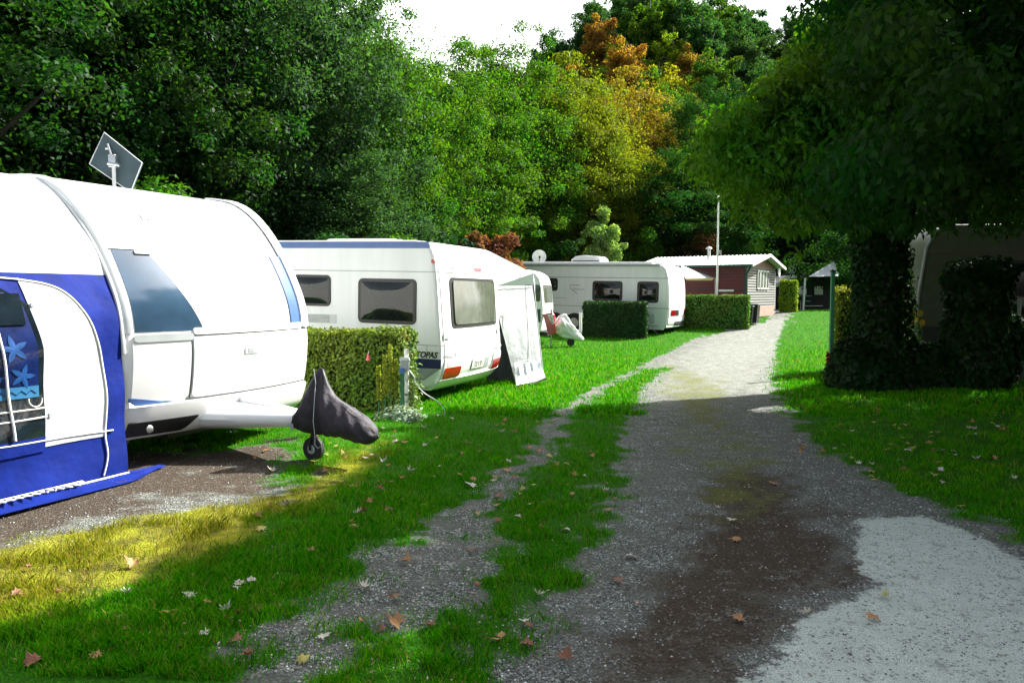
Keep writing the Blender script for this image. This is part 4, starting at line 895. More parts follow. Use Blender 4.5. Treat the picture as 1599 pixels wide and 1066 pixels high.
rb = empty('red_bag', o4, R(-12), 'slanted red hanging bag with faded white print beside the small green and white caravan', 'bag')
MB().prism([(-.20, 1.02), (.10, 1.05), (.16, .98), (.20, .46), (.14, .38), (.0, .40), (-.06, .50)], -.07, .07).build('bag_body', M['red_plastic'], rb, bevel=.02)
MB().prism([(-.05, .99), (.11, 1.0), (.17, .74), (.12, .70), (.05, .78)], -.078, -.069).build('faded_panel', M['piping'], rb); MB().tube([(0.02, -.084, .94), (.10, -.084, .86), (.06, -.084, .80), (.13, -.084, .74)], .012, 5).build('red_mark', M['red_plastic'], rb)
MB().tube([(.05, 0, 1.03), (.05, 0, 1.15)], .03, 6).tube([(.05, 0, .42), (.05, 0, 0)], .025, 8).build('stand', M['grey'], rb)
o5 = at(886, 535, 23.5); o5[2] = float(gz(o5[0], o5[1]))
tp = empty('wrapped_hitch', o5, R(-12), 'hitch wrapped in crumpled white tarpaulin on a small wheel, left of the box hedge', 'cover')
rg = np.random.RandomState(2); rows = []
for i in range(15):
    t = i/14; x = -.42+.92*t; zt_ = .40+.62*math.sin(min(1, t*1.9+.15)*math.pi*.5)*(1-t*.85); zt_ = [.58, .74, .88, .96, 1.0, .99, .93, .84, .74, .66, .58, .50, .42, .34, .28][i]; zb_ = [.5, .42, .36, .30, .27, .25, .24, .23, .22, .2, .19, .18, .17, .17, .2][i]; r_ = []
    for a in np.linspace(0, 2*math.pi, 25)[:-1]:
        wv = 1+.30*rg.normal()*.8; r_.append((x+.05*rg.normal(), .20*math.cos(a)*wv*(1-.5*t), (zt_+zb_)/2+(zt_-zb_)/2*math.sin(a)*(1+.05*rg.normal())))
    rows.append(r_)
v = [p for r_ in rows for p in r_]; f = [(i*24+k, i*24+(k+1) % 24, (i+1)*24+(k+1) % 24, (i+1)*24+k) for i in range(14) for k in range(24)]+[tuple(range(24)), tuple(range(14*24, 15*24))[::-1]]
MB().add(v, f).build('tarpaulin', M['tarp'], tp, sub=1); MB().lathe([(.04, -.04), (.11, -.035), (.12, 0), (.11, .035), (.04, .04)], (.10, 0, .12), 'y', 18).build('wheel', M['tyre'], tp); MB().tube([(.1, .0, .14), (.1, 0, .4)], .02, 6).build('wheel_stem', M['grey'], tp)

# ---- long white caravan
T4 = R(27); N4 = np.array([5.45, 26.6]); HW4 = 1.15; D4 = np.array([math.sin(T4), math.cos(T4)]); c4o = N4+D4*HW4; z4 = float(gz(*N4))
c4 = empty('caravan', (*c4o, z4), -T4, 'long white twin-axle caravan with three dark windows behind the box hedge', 'caravan', ry=R(1.2))
f4 = [(-.45, .22), (-.12, .25), (.0, .36), (.03, .62), (.05, .9), (.035, 1.3), (.0, 1.75), (-.06, 2.1), (-.13, 2.3), (-.28, 2.41), (-.6, 2.43)]
S4 = Shell(f4, [(-7.3, 2.43), (-7.6, 2.0), (-7.6, .6), (-7.4, .24)], HW4, .06, bow=.10, bx=.6)
S4.build('body', M['side_white'], c4); S4.patch('rear_panel', M['white'], c4, S4.s_at(.3), S4.len-.1, -HW4+.04, HW4-.04, .004, .008, r=.02, n=20, m=12)
side_window(S4, c4, -2.88, -1.74, 1.12, 1.84, .1, .09); side_window(S4, c4, -1.2, -.42, 1.10, 1.84, .1, .09); side_window(S4, c4, -5.0, -4.25, 1.45, 1.92, .1, .08); side_window(S4, c4, -6.9, -5.9, 1.3, 1.9, .1, .08)
g = MB(); side_line(g, S4, -7.4, -.05, 1.96, w=.012); side_line(g, S4, -7.4, -.02, .92, w=.012); side_line(g, S4, -7.2, -.4, .30, w=.012); side_line(g, S4, -5.0, -3.9, 1.2, w=.008)
S4.line('', None, None, [(S4.s_at(2.0), -HW4+.05), (S4.s_at(2.0), HW4-.05)], .008, .006, g); g.build('seams', M['grey'], c4)
MB().tube([(x-.08, -HW4-.003, z) for x, z in f4[1:-1]], .014, 6).build('corner_rail', M['lightgrey'], c4, smooth=True)
MB().box(-7.3, -.4, -HW4-.05, -HW4+.02, 2.36, 2.45).build('awning_cassette', M['grey'], c4, bevel=.01); MB().box(-6.8, -.7, -HW4+.1, HW4-.1, 2.43, 2.53).build('roof_deck', M['white'], c4, bevel=.02)
ac = MB().prism([(-3.9, 2.53), (-2.75, 2.53), (-2.72, 2.62), (-2.85, 2.74), (-3.4, 2.78), (-3.75, 2.74), (-3.92, 2.62)], -.75, .05).build('roof_unit', M['white'], c4, bevel=.03); MB().box(-3.85, -2.8, -.758, -.752, 2.54, 2.58).build('slot', M['black'], ac)
MB().prism([(-.95, 2.45), (-.35, 2.43), (-.4, 2.52), (-.8, 2.55)], -.7, .4).build('rear_roof_pod', M['white'], c4, bevel=.03)
g = MB().tube([(-3.35, -HW4-.004, 1.68), (-3.75, -HW4-.004, 1.68), (-3.74, -HW4-.004, 1.55), (-3.45, -HW4-.004, 1.36)], .014, 5).build('side_emblem', M['grey'], c4)
text('emblem_lettering', 'Premium', M['grey'], c4, basis((-3.42, -HW4-.005, 1.53), (1, 0, 0), (0, 0, 1), (0, -1, 0)), .12, shear=.2)
tl = S4.patch('lamp_cluster', M['black'], c4, S4.s_at(.66), S4.s_at(.86), -HW4+.2, -HW4+.95, .014, .016, r=.04, n=5, m=5); S4.patch('red_lens', M['red_lamp'], tl, S4.s_at(.68), S4.s_at(.84), -HW4+.24, -HW4+.60, .022, .01, r=.03, n=5, m=5)
S4.patch('lamp_cluster', M['red_lamp'], c4, S4.s_at(.66), S4.s_at(.86), HW4-.5, HW4-.15, .014, .016, r=.04, n=5, m=5)
S4.patch('number_plate', M['piping'], c4, S4.s_at(.66), S4.s_at(.80), -.12, .42, .016, .01, r=.01, n=2, m=3)
S4.patch('bumper_step', M['seam'], c4, S4.s_at(.30), S4.s_at(.45), -.5, HW4-.15, .02, .02, r=.02, n=3, m=5); S4.patch('bumper', M['white'], c4, .1, S4.s_at(.30), -HW4+.05, HW4-.05, .03, .04, r=.01, n=4, m=6)
MB().box(-6, -.2, -HW4-.004, -HW4+.02, .17, .27).build('side_skirt', M['white'], c4)
MB().prism(rrect(-1.0, -.55, .38, .72, .03), -HW4-.008, -HW4+.004).build('service_hatch', M['lightgrey'], c4, bevel=.004)
for x_ in (-4.35, -3.55):
    MB().prism([(x_+.40*math.cos(a), .30+.36*math.sin(a)) for a in np.linspace(0, math.pi, 12)]+[(x_-.40, .15), (x_+.40, .15)], -HW4-.006, -HW4+.01).build('wheel_arch', M['black'], c4); wheel(c4, x_, -HW4+.02, .30, hub='chrome')
for x_ in (-.7, -1.3): MB().tube([(x_, -.9, .2), (x_+.45, -.9, -.22)], .03, 6).build('corner_steady', M['alu'], c4)
MB().box(-7, -.5, -.6, .6, .1, .22).build('chassis', M['black'], c4)
# its pale sun sail at the right end
o = np.array([7.0, 28.8, .3]); sl = empty('sun_sail', o, 0, 'white triangular awning roof stretched from the long caravan towards the flagpole', 'awning')
sheet_px('canopy', [(1063, 414, 28.6), (1066, 415, 31), (1117, 434, 30.5), (1070, 435, 28.6)], M['white_cloth'], sl, o, amp=.02)
sheet_px('bunting', [(1070, 435, 28.7), (1115, 434, 28.8), (1112, 438, 28.8), (1072, 438, 28.7)], pbr('yellow_trim', (.55, .42, .12), .6), sl, o, amp=.02, fr=40)
MB().tube([at(1117, 434, 30.5)-o, at(1117, 500, 30.5)-o], .02, 6).build('pole', M['lightgrey'], sl)

# ---- dishes, flagpole, electric posts
def dish(label, px, py, D, rpx, zfoot, col='dish', yaw=0, name='satellite_dish'):
    c = at(px, py, D); r_ = rpx*D/1200; o_ = empty(name, (c[0], c[1]+.2, zfoot), yaw, label, 'satellite dish')
    prof = [(.001, .08), (r_*.5, .06), (r_*.85, .02), (r_, 0), (r_*.98, .015), (r_*.5, .075), (.001, .095)]
    MB().lathe([(a, b-.2) for a, b in prof], (0, 0, c[2]-zfoot), 'y', 28).build('reflector', M[col], o_, smooth=True)
    MB().tube([(0, 0, 0), (0, 0, c[2]-zfoot)], .025, 8).build('mast', M['grey'], o_)
    MB().tube([(0, -.16, c[2]-zfoot-r_*.8), (0, -.45-r_*.4, c[2]-zfoot-.05)], .014, 6).box(-.04, .04, -.53-r_*.4, -.43-r_*.4, c[2]-zfoot-.08, c[2]-zfoot+.02).build('feed_arm', M['black'], o_)
dish('round grey satellite dish standing above the left end of the long caravan roof', 842, 401, 32, 11, .5, 'dish')
dish('grey round satellite dish above the black tent roof', 1236.5, 421, 41, 6.5, .8, 'dish')
dish('small white dish at the left foot of the white parasol roof', 1257, 430, 40.5, 5, .8, 'white')
dish('white dish seen edge on behind the cabin gable corner', 1213, 424, 37, 8, .8, 'white', yaw=R(60))
pb = at(1119, 484, 29.4); fp = empty('flagpole', (pb[0], pb[1], float(gz(pb[0], pb[1]))), 0, 'tall bare white flagpole standing between the hedge and the maroon cabin', 'flagpole')
ht = at(1119, 309, 29.4)[2]-fp.location.z; MB().tube([(0, 0, 0), (0, 0, ht)], [.045, .03], 10).build('pole', M['piping'], fp, smooth=True); MB().lathe([(.001, 0), (.04, .01), (.045, .05), (.001, .09)], (0, 0, ht), 'z', 10).build('finial', M['piping'], fp)
zl = at(1122, 394, 29.4)[2]-fp.location.z; MB().box(.05, .14, -.04, .04, zl-.06, zl+.08).box(.0, .06, -.02, .02, zl-.01, zl+.01).build('bracket_lamp', M['alu'], fp)
def post(label, px, D, ytop, r_, box=True, cable=True, green=True):
    x = (px-799.5)/1200*D; z0 = float(gz(x, D)); o_ = empty('power_post', (x, D, z0), 0, label, 'power post'); h_ = at(px, ytop, D)[2]-z0
    MB().tube([(0, 0, 0), (0, 0, h_)], r_, 12).build('pipe', M['piping'], o_, smooth=True)
    if green: MB().box(-.075, -.035, -.02, .03, 0, .62).build('green_stake', M['green_post'], o_)
    if box:
        b = MB().box(-.07, .04, -.07, -.035, .58, .70).build('socket_box', M['grey'], o_, bevel=.008); MB().lathe([(.001, -.03), (.035, -.03), (.035, .0)], (-.04, -.07, .58), 'y', 12).build('blue_plug', M['blue_stripe'], b)
        MB().prism([(-.08, .70), (.05, .70), (.04, .74), (-.07, .74)], -.075, -.03).build('socket_lid', M['lightgrey'], b)
    if cable:
        pts = [(.04, -.04, .58), (.10, -.05, .50), (.12, -.04, .42), (.22, -.02, .30), (.38, -.02, .20), (.46, -.02, .10), (.45, .0, .01)]
        MB().tube([tuple(p_) for p_ in dens2(pts, 4)], .006, 5).build('cable', M['grey'], o_, smooth=True)
    return o_
post('pale pipe post with a grey socket box at the right end of the yellowish hedge', 634, 9.3, 545, .028)
post('white post at the left end of the dark box hedge', 906.5, 25.3, 488, .05, box=False, cable=False, green=False)
x_, y_ = (905-799.5)/1200*25.2, 25.2
# ---- cabin
TC = R(32); NCb = np.array([9.1, 30.0]); DCb = np.array([math.sin(TC), math.cos(TC)]); zc = .50
cb = empty('cabin', (*NCb, zc), -TC, 'maroon boarded cabin with a pale grey gable end and a shallow metal roof', 'cabin')
CW, CL, EH, RH = 4.8, 4.3, 2.34, 2.74
MB().prism([(0, 0), (CW, 0), (CW, EH-.16), (CW/2, RH-.22), (0, EH-.16)], -CL, -.02, ax='x').build('wall_core', M['seam'], cb)
g = MB()
for k in range(18): g.prism([(-CL+.02, .10+k*.125), (-.06, .10+k*.125), (-.06, .20+k*.125), (-CL+.02, .20+k*.125)], -.028, -.004)
g.build('long_wall', M['red_wood'], cb, bevel=.006)
g = MB()
for k in range(19):
    z0 = .38+k*.105 if k else .30
    if z0 > EH-.16: break
    g.add([(.0, .02, z0), (.0, CW-.02, z0), (.035, CW-.02, z0), (.035, .02, z0), (.0, .02, z0+.075), (.0, CW-.02, z0+.075), (.012, CW-.02, z0+.075), (.012, .02, z0+.075)], [(0, 1, 2, 3), (7, 6, 5, 4), (3, 2, 6, 7), (0, 4, 5, 1), (0, 3, 7, 4), (1, 5, 6, 2)])
gw = g.build('gable_wall', M['grey_wood'], cb)
MB().box(-.02, .01, .02, CW-.02, .0, .36).build('plinth', M['grey_wood'], cb)
MB().prism([(.05, EH-.13), (CW-.05, EH-.13), (CW-.05, EH), (CW/2, RH-.10), (.05, EH)], -.02, .03, ax='x').build('gable_triangle', M['brown_wood'], cb)
MB().box(.036, .044, 1.5, CW-.35, .20, .62).build('pink_panel', M['pink_panel'], cb)
for k in range(4):
    y0 = 1.55+k*.48; wn = MB().box(.03, .07, y0, y0+.34, 1.32, 2.10).build('window', M['piping'], cb); MB().box(.07, .074, y0+.06, y0+.28, 1.38, 2.04).build('pane', M['glass'], wn)
g = MB(); rows = []
for side_ in (0, 1):
    rows = []
    for i in range(90):
        x = -CL-.3+(CL+.65)*i/89; cz_ = .022*math.sin(i*math.pi/1.5)
        y0, z0_, y1, z1_ = (-.35, EH-.09, CW/2, RH) if side_ == 0 else (CW/2, RH, CW+.35, EH-.09)
        rows.append([(x, y0, z0_+cz_), (x, y1, z1_+cz_)])
    g.grid(rows, .012)
g.build('roof', M['roofmetal'], cb)
g = MB().prism([(-.38, EH-.16), (CW/2, RH-.08), (CW+.38, EH-.16), (CW+.38, EH-.05), (CW/2, RH+.035), (-.38, EH-.05)], .33, .37, ax='x').build('barge_board', M['piping'], cb)
MB().tube([(-CL, -.40, EH-.12), (.32, -.40, EH-.12)], .055, 8).build('gutter', M['dark_green'], cb); MB().tube([(.28, -.38, EH-.16), (.06, -.10, EH-.42), (.06, -.06, .05)], .04, 8).build('downpipe', M['dark_green'], cb)
MB().tube([(-1.9, 1.3, EH+.2), (-1.9, 1.3, RH+.25)], .07, 10).lathe([(.14, 0), (.14, .03), (.05, .10)], (-1.9, 1.3, RH+.25), 'z', 12).build('chimney', M['chrome'], cb)
MB().box(-1.05, -.45, -.05, -.025, 1.22, 1.30).box(-.9, -.7, -.05, -.025, 1.05, 1.12).build('wall_plaque', M['piping'], cb)
for i, (px, D, h_, lb) in enumerate(((1168, 29.3, .75, 'black gas bottle trolley standing at the near corner of the cabin'), (1176, 29.5, .8, 'dark bin standing against the cabin gable'))):
    x = (px-799.5)/1200*D; o_ = empty('bin', (x, D, float(gz(x, D))), R(-32), lb, 'bin'); MB().prism([(-.17, .05), (.17, .05), (.22, h_-.08), (-.22, h_-.08)], -.2, .2).build('bin_body', M['black'], o_, bevel=.02); MB().box(-.24, .24, -.23, .23, h_-.08, h_-.02).build('lid', M['seam'], o_, bevel=.015)
    MB().lathe([(.03, -.03), (.08, -.03), (.08, .03), (.03, .03)], (-.15, -.21, .08), 'y', 12).build('wheel', M['tyre'], o_)
# ---- black tent with white roof and parasol
ot = at(1255, 492, 42.); zt0 = float(gz(ot[0], 42)); tt = empty('tent', (ot[0], 42, zt0), 0, 'black fabric tent with white curtained windows at the far end of the track', 'tent')
def L3(px, py, D=42.): return at(px, py, D)-np.array([ot[0], 42, zt0])
def poly_px(pts, D, th): 
    p = [L3(a, b, D) for a, b in pts]; v = [tuple(q) for q in p]+[tuple(q+np.array([0, th, 0])) for q in p]; n = len(p)
    return MB().add(v, [tuple(range(n)), tuple(range(n, 2*n))[::-1]]+[(i, n+i, n+(i+1) % n, (i+1) % n) for i in range(n)])
poly_px([(1214, 494), (1214, 446), (1232, 434), (1262, 431), (1300, 434), (1300, 494)], 42, 2.5).build('walls', M['darktent'], tt)
poly_px([(1208, 446), (1228, 430), (1262, 429), (1262, 432), (1232, 435), (1214, 448)], 41.8, 3).build('roof', M['white_cloth'], tt)
for a, b in ((1217, 1232), (1247, 1259.5), (1272, 1285)):
    wn = poly_px([(a, 460), (a, 447), (b, 447), (b, 460)], 41.95, .03).build('window', M['piping'], tt)
    g = MB()
    for k in range(7): p_ = L3(a+(b-a)*(k+.5)/7, 447.6, 41.93); q_ = L3(a+(b-a)*(k+.5)/7, 459.6, 41.93); g.tube([p_, q_], .02, 4)
    g.build('curtain_pleats', M['white'], wn)
poly_px([(1258, 478), (1285, 478), (1285, 477), (1258, 477)], 41.9, .03).build('hem_stripe', M['piping'], tt)
o_ = empty('parasol', (*at(1285, 490, 39.5)[:2], .8), 0, 'white pitched canopy roof showing above the right part of the black tent', 'parasol')
oo = np.array([*o_.location]); P_ = [at(1262, 432, 38.5)-oo, at(1310, 431, 38.5)-oo, at(1310, 427, 42)-oo, at(1268, 429, 42)-oo]; ap = at(1302, 408, 40)-oo
MB().add([tuple(p) for p in P_]+[tuple(ap)], [(0, 1, 4), (1, 2, 4), (2, 3, 4), (3, 0, 4), (3, 2, 1, 0)]).build('canopy', M['white_cloth'], o_); MB().tube([(ap[0], ap[1], 0), tuple(ap)], .03, 6).build('pole', M['grey'], o_)
x = (1254-799.5)/1200*39; o_ = empty('pole', (x, 39, float(gz(x, 39))), 0, 'thin white pole standing in front of the black tent', 'pole'); h_ = at(1256, 434, 39)[2]-o_.location.z
MB().tube([(0, 0, 0), (.06, 0, h_)], .05, 8).build('shaft', M['piping'], o_); MB().box(-.3, .4, -.02, .02, .72, .76).box(-.25, .35, -.02, .02, .46, .5).build('crossbars', M['green_post'], o_)
def bench(label, px, D):
    x = (px-799.5)/1200*D; o_ = empty('garden_chair', (x, D, float(gz(x, D))), R(20), label, 'chair'); MB().box(-.25, .25, -.22, .22, .42, .46).build('seat', M['black'], o_); MB().prism([(-.24, .46), (.24, .46), (.22, 1.0), (-.22, 1.0)], .2, .24).build('backrest', M['blue_stripe'], o_)
    for sx in (-.23, .23):
        for sy in (-.2, .2): MB().tube([(sx, sy, 0), (sx, sy, .44)], .015, 5).build('leg', M['alu'], o_)
bench('dark garden chair nearer the middle of the black tent front', 1240, 40)
# ---- green post with a red board
x = (1299-799.5)/1200*15.2; o_ = empty('green_post', (x, 15.2, float(gz(x, 15.2))), 0, 'slim green post left of the ivy-covered trunk', 'post'); MB().box(-.035, .035, -.035, .035, 0, at(1300, 425, 15.2)[2]-o_.location.z).build('shaft', M['green_post'], o_, bevel=.005); MB().box(-.04, .04, -.04, .04, at(1300, 425, 15.2)[2]-o_.location.z, at(1300, 422, 15.2)[2]-o_.location.z).build('cap', M['dark_green'], o_)
x = (1292-799.5)/1200*15.0; o_ = empty('marker_board', (x, 14.9, float(gz(x, 15))), 0, 'short red wooden board standing at the foot of the green post', 'board'); MB().prism([(-.04, 0), (.07, 0), (.07, .34), (-.02, .52), (-.04, .50)], -.02, .02).build('plank', pbr('red_paint', (.38, .03, .02), .6), o_, bevel=.004); MB().lathe([(.001, 0), (.015, .004), (.015, .01)], (.03, -.03, .1), 'y', 8).build('bolt', M['piping'], o_)

# ------------------------------------------------------------------ ivy, dark tree on the right
def surf_leaves(rng, P, Nn, leaf, asp=.9, droop=.9): return leaf_quads(rng, P, Nn+rng.normal(size=P.shape)*.4, leaf, asp, droop)
TX, TY = 6.35, 13.3; z0 = float(gz(TX, TY)); rng = np.random.RandomState(91)
rt = empty('broadleaf_tree', (TX, TY, z0), 0, 'big dark tree with drooping leaves and an ivy-clad trunk right of the track', 'tree')
rad = lambda z: .36+.40*np.exp(-z*1.2)+.22*S((z-2.2)/2)
tk = MB(); hs = np.linspace(-.2, 9.2, 16); tk.tube([(.05*math.sin(h_*1.3), .05*math.cos(h_), h_) for h_ in hs], [.34*(1-h_/11)+.02 for h_ in hs], 12)
CC = []; RRr = []
rs = np.random.RandomState(17)
def crown_ok(X_, Y_, Z_, m_=0):
    # the sunlit part of the site begins where the crown's shadow ends on the ground
    k_ = math.cos(SUN_E)/math.sin(SUN_E); sx, sy = X_-SUN_D.x*k_*Z_, Y_-SUN_D.y*k_*Z_
    lx = np.interp(sy, [2, 3.8, 6.1, 8.8, 10.3, 10.7], [-3.1, -2.5, -1.7, -1.0, -.7, .7])
    if ((sx-7.4)/1.2)**2+((sy-9.7)/1.3)**2 < 1: return False      # a gap that lets a patch of sun through
    return sy < np.interp(sx, [3.7, 4.7], [10.6, 13.8])-m_ and sx > lx+m_
while len(CC) < 700:
    X_, Y_, Z_ = rs.uniform(2.6, 12), rs.uniform(6.2, 14.4), rs.uniform(2.5, 10.2)
    rr_ = rs.uniform(.3, .62)
    if not crown_ok(X_, Y_, Z_, rr_*.7): continue
    px_ = 799.5+1200*X_/Y_; py_ = 460-1200*(Z_-1.6)/Y_
    if py_ > -30 and px_ < 1118+60*math.sin(py_*.021)+rs.uniform(0, 40)+max(0, py_-300)*1.0: continue
    if py_ > (380 if px_ < 1430 else 318)+26*math.sin(px_*.045)+20*math.sin(px_*.11+1): continue
    if -30 < py_ and px_ < 1310 and Y_-SUN_D.y*math.cos(SUN_E)/math.sin(SUN_E)*Z_ < 9.1 and rs.rand() < .93: continue
    if math.hypot(X_-7.2, Y_-10.8) > 5.2 and rs.rand() < .5: continue
    CC.append((X_-TX, Y_-TY, Z_-z0)); RRr.append(rr_)
n_core = len(CC); k = 0
while k < 170:      # the thin outer skirt on the left; its backlight is put into the leaf colour
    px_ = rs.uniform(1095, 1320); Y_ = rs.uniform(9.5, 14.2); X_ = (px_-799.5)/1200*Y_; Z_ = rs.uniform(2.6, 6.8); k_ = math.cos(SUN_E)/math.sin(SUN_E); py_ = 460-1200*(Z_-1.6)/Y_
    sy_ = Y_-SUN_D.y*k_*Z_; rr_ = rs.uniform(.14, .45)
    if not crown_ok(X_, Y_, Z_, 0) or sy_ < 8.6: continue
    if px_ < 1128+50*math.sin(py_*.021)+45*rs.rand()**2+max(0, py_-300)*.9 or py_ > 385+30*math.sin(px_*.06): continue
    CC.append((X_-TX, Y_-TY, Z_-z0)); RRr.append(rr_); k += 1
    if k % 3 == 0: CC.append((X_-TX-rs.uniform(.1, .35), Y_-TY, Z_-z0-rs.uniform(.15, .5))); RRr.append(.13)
CC = np.array(CC); RRr = np.array(RRr)
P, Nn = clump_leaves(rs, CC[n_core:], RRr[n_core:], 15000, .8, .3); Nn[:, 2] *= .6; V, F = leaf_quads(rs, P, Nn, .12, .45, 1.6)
link('backlit_tone_foliage', npmesh('backlit_tone_foliage', V, F), M['leaf'], rt, color=(.045, .135, .006))['label'] = 'yellow green leaves at the left crown rim, coloured lighter as if lit from behind'
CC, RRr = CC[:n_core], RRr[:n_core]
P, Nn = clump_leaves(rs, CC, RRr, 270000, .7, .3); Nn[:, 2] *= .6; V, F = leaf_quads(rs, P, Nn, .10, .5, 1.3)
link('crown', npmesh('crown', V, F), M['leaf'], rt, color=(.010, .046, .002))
for i in rs.choice(np.where((CC[:, 2] > 4.2) & (CC[:, 2] < 8))[0], 60, replace=False):
    c = CC[i]; s0 = np.array([0, 0, np.clip(c[2]-1.5, 2.2, 7.5)]); tk.tube([s0, s0+(c-s0)*.5+[0, 0, .35], c], [.10, .05, .012], 6)
tk.build('trunk', M['bark'], rt, smooth=True)
n = 15000; a = rng.uniform(0, 6.28, n); h_ = rng.uniform(0, 1, n)**1.1*5.0; rr = rad(h_)*(1+.16*np.sin(3*a+h_*2))+rng.normal(size=n)*.04
rr = rr+.45*np.exp(-h_*2.2)*np.clip(np.sin(a*1.0+1.2), 0, 1)*.4
P = np.stack([rr*np.cos(a), rr*np.sin(a), h_], 1); Nn = np.stack([np.cos(a), np.sin(a), 0*a+.35], 1); V, F = surf_leaves(rng, P, Nn, .085)
link('ivy', npmesh('ivy', V, F), M['leaf_gloss'], rt, color=(.008, .030, .005))
cr_ = MB(); cr_.tube([(0, 0, hh) for hh in np.linspace(-.1, 5, 12)], [float(rad(hh))*.82 for hh in np.linspace(-.1, 5, 12)], 14).build('ivy_stems', M['bark'], rt, smooth=True)
# ivy bush and low ivy wall to its right
def ivy_mass(label, loc, blobs, n, seed, color=(.008, .030, .005), leaf=.085, name='ivy_bush'):
    rng = np.random.RandomState(seed); t = empty(name, loc, 0, label, 'shrub'); B = np.array(blobs, float)   # x y z rx ry rz
    w_ = B[:, 3]*B[:, 5]; k = rng.choice(len(B), n, p=w_/w_.sum()); d = rng.normal(size=(n, 3)); d /= np.linalg.norm(d, axis=1, keepdims=True)
    P = B[k, :3]+d*B[k, 3:]*(1+.08*np.sin(6*d[:, :1]*3+4*d[:, 2:])+rng.normal(size=(n, 1))*.04); keep = P[:, 2] > 0; P = P[keep]; d = d[keep]
    V, F = surf_leaves(rng, P, d+np.array([0, -.1, .3]), leaf); link('foliage', npmesh(name, V, F), M['leaf_gloss'], t, color=color)
    g = MB()
    for b in B: g.lathe([(.01, -b[5]*.85), (b[3]*.6, -b[5]*.6), (b[3]*.82, 0), (b[3]*.6, b[5]*.6), (.01, b[5]*.85)], (b[0], b[1], b[2]), 'z', 10)
    g.build('stems', pbr('ivy_interior_twigs', (.012, .014, .007), .95), t); return t
bx_, by_ = 7.95, 13.1
ivy_mass('tall dark ivy bush standing in front of the cream caravan', (bx_, by_, float(gz(bx_, by_))), [(0, 0, .5, .62, .5, .6), (0, 0, 1.1, .5, .42, .55), (-.02, 0, 1.65, .5, .4, .38), (.15, 0, 1.95, .42, .34, .28), (-.3, 0, 1.9, .3, .3, .25), (.5, 0, .95, .32, .3, .32), (.72, 0, .75, .22, .22, .2)], 15000, 61)
ivy_mass('low ivy-covered wall between the ivy-clad trunk and the tall ivy bush', (7.1, 13.15, float(gz(7.1, 13.1))), [(-.35, 0, .30, .5, .4, .5), (.0, 0, .28, .5, .4, .48), (.4, 0, .25, .5, .4, .42), (.7, -.1, .2, .45, .4, .35)], 11000, 62, name='ivy_wall')
ivy_mass('low dark ivy clump at the left foot of the ivy-clad trunk', (5.75, 12.9, float(gz(5.75, 12.9))), [(0, 0, .3, .38, .35, .55), (.3, -.1, .25, .4, .35, .45)], 7000, 63)
# yellow flowers
fx_, fy_ = (1417-799.5)/1200*13.9, 13.9; fl = empty('yellow_flowers', (fx_, fy_, float(gz(fx_, fy_))), 0, 'small clump of yellow flowers between the ivy-clad trunk and the cream caravan', 'plant'); rng = np.random.RandomState(4)
g = MB(); g2 = MB()
for k in range(16):
    px_, py_, pz_ = rng.normal()*.12, rng.normal()*.1, 1.0+rng.uniform(-.02, .3); g.tube([(0, 0, 0), (px_*.5, py_*.5, pz_*.6), (px_, py_, pz_)], .005, 4)
    for j in range(8): a = j*.785; c_, s_ = math.cos(a), math.sin(a); g2.add([(px_, py_, pz_), (px_+.05*c_-.015*s_, py_-.01, pz_+.05*s_+.015*c_), (px_+.06*c_, py_-.015, pz_+.06*s_), (px_+.05*c_+.015*s_, py_-.01, pz_+.05*s_-.015*c_)], [(0, 1, 2, 3)])
g.build('stems', M['green_post'], fl); g2.build('petals', M['flower'], fl)
# cream caravan in the shade
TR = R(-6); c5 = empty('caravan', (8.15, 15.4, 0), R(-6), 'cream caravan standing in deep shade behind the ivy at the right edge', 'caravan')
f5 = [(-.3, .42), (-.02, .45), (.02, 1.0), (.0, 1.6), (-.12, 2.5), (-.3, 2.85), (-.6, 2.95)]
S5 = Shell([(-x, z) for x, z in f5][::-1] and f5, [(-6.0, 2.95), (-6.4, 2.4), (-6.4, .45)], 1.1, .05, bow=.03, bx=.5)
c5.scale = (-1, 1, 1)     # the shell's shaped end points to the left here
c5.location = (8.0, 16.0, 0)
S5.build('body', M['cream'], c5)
side_window(S5, c5, -2.1, -.45, 1.15, 2.25, .08, .06); g = MB(); side_line(g, S5, -6, -.1, 2.42, w=.012); side_line(g, S5, -6, -.0, 1.0, w=.01); g.build('seams', M['brown_wood'], c5)
MB().box(-5.5, -.1, -1.112, -1.09, .50, .98).build('lower_panel', pbr('dark_lower_panel', (.03, .035, .03), .5), c5)
S5.patch('red_lamp', M['red_lamp'], c5, S5.s_at(1.05), S5.s_at(1.28), -1.0, -.8, .02, .02, r=.02); MB().tube([(f_[0]+.02, -1.1, f_[1]) for f_ in f5[1:-1]], .03, 6).build('corner_rail', M['grey'], c5); wheel(c5, -3, -.95, .3); MB().box(-6, -.3, -.6, .6, .3, .44).build('chassis', M['black'], c5)
x = (1591-799.5)/1200*13.6; o_ = empty('thin_post', (x, 13.6, float(gz(x, 13.6))), 0, 'thin grey post at the right edge beside the tall ivy bush', 'post'); MB().tube([(0, 0, 0), (0, 0, 1.5)], .03, 8).build('shaft', M['grey'], o_); MB().box(-.05, .05, -.05, .05, -.01, .02).build('foot', M['grey'], o_)
x = (1585-799.5)/1200*14; o_ = empty('low_box', (x+.3, 14.2, float(gz(x, 14))), 0, 'low green box on the ground at the right edge', 'box'); MB().box(-.45, .5, -.2, .2, 0, .34).build('bin_body', M['dark_green'], o_, bevel=.02); MB().box(-.48, .53, -.23, .23, .34, .39).build('lid', M['green_post'], o_, bevel=.015)
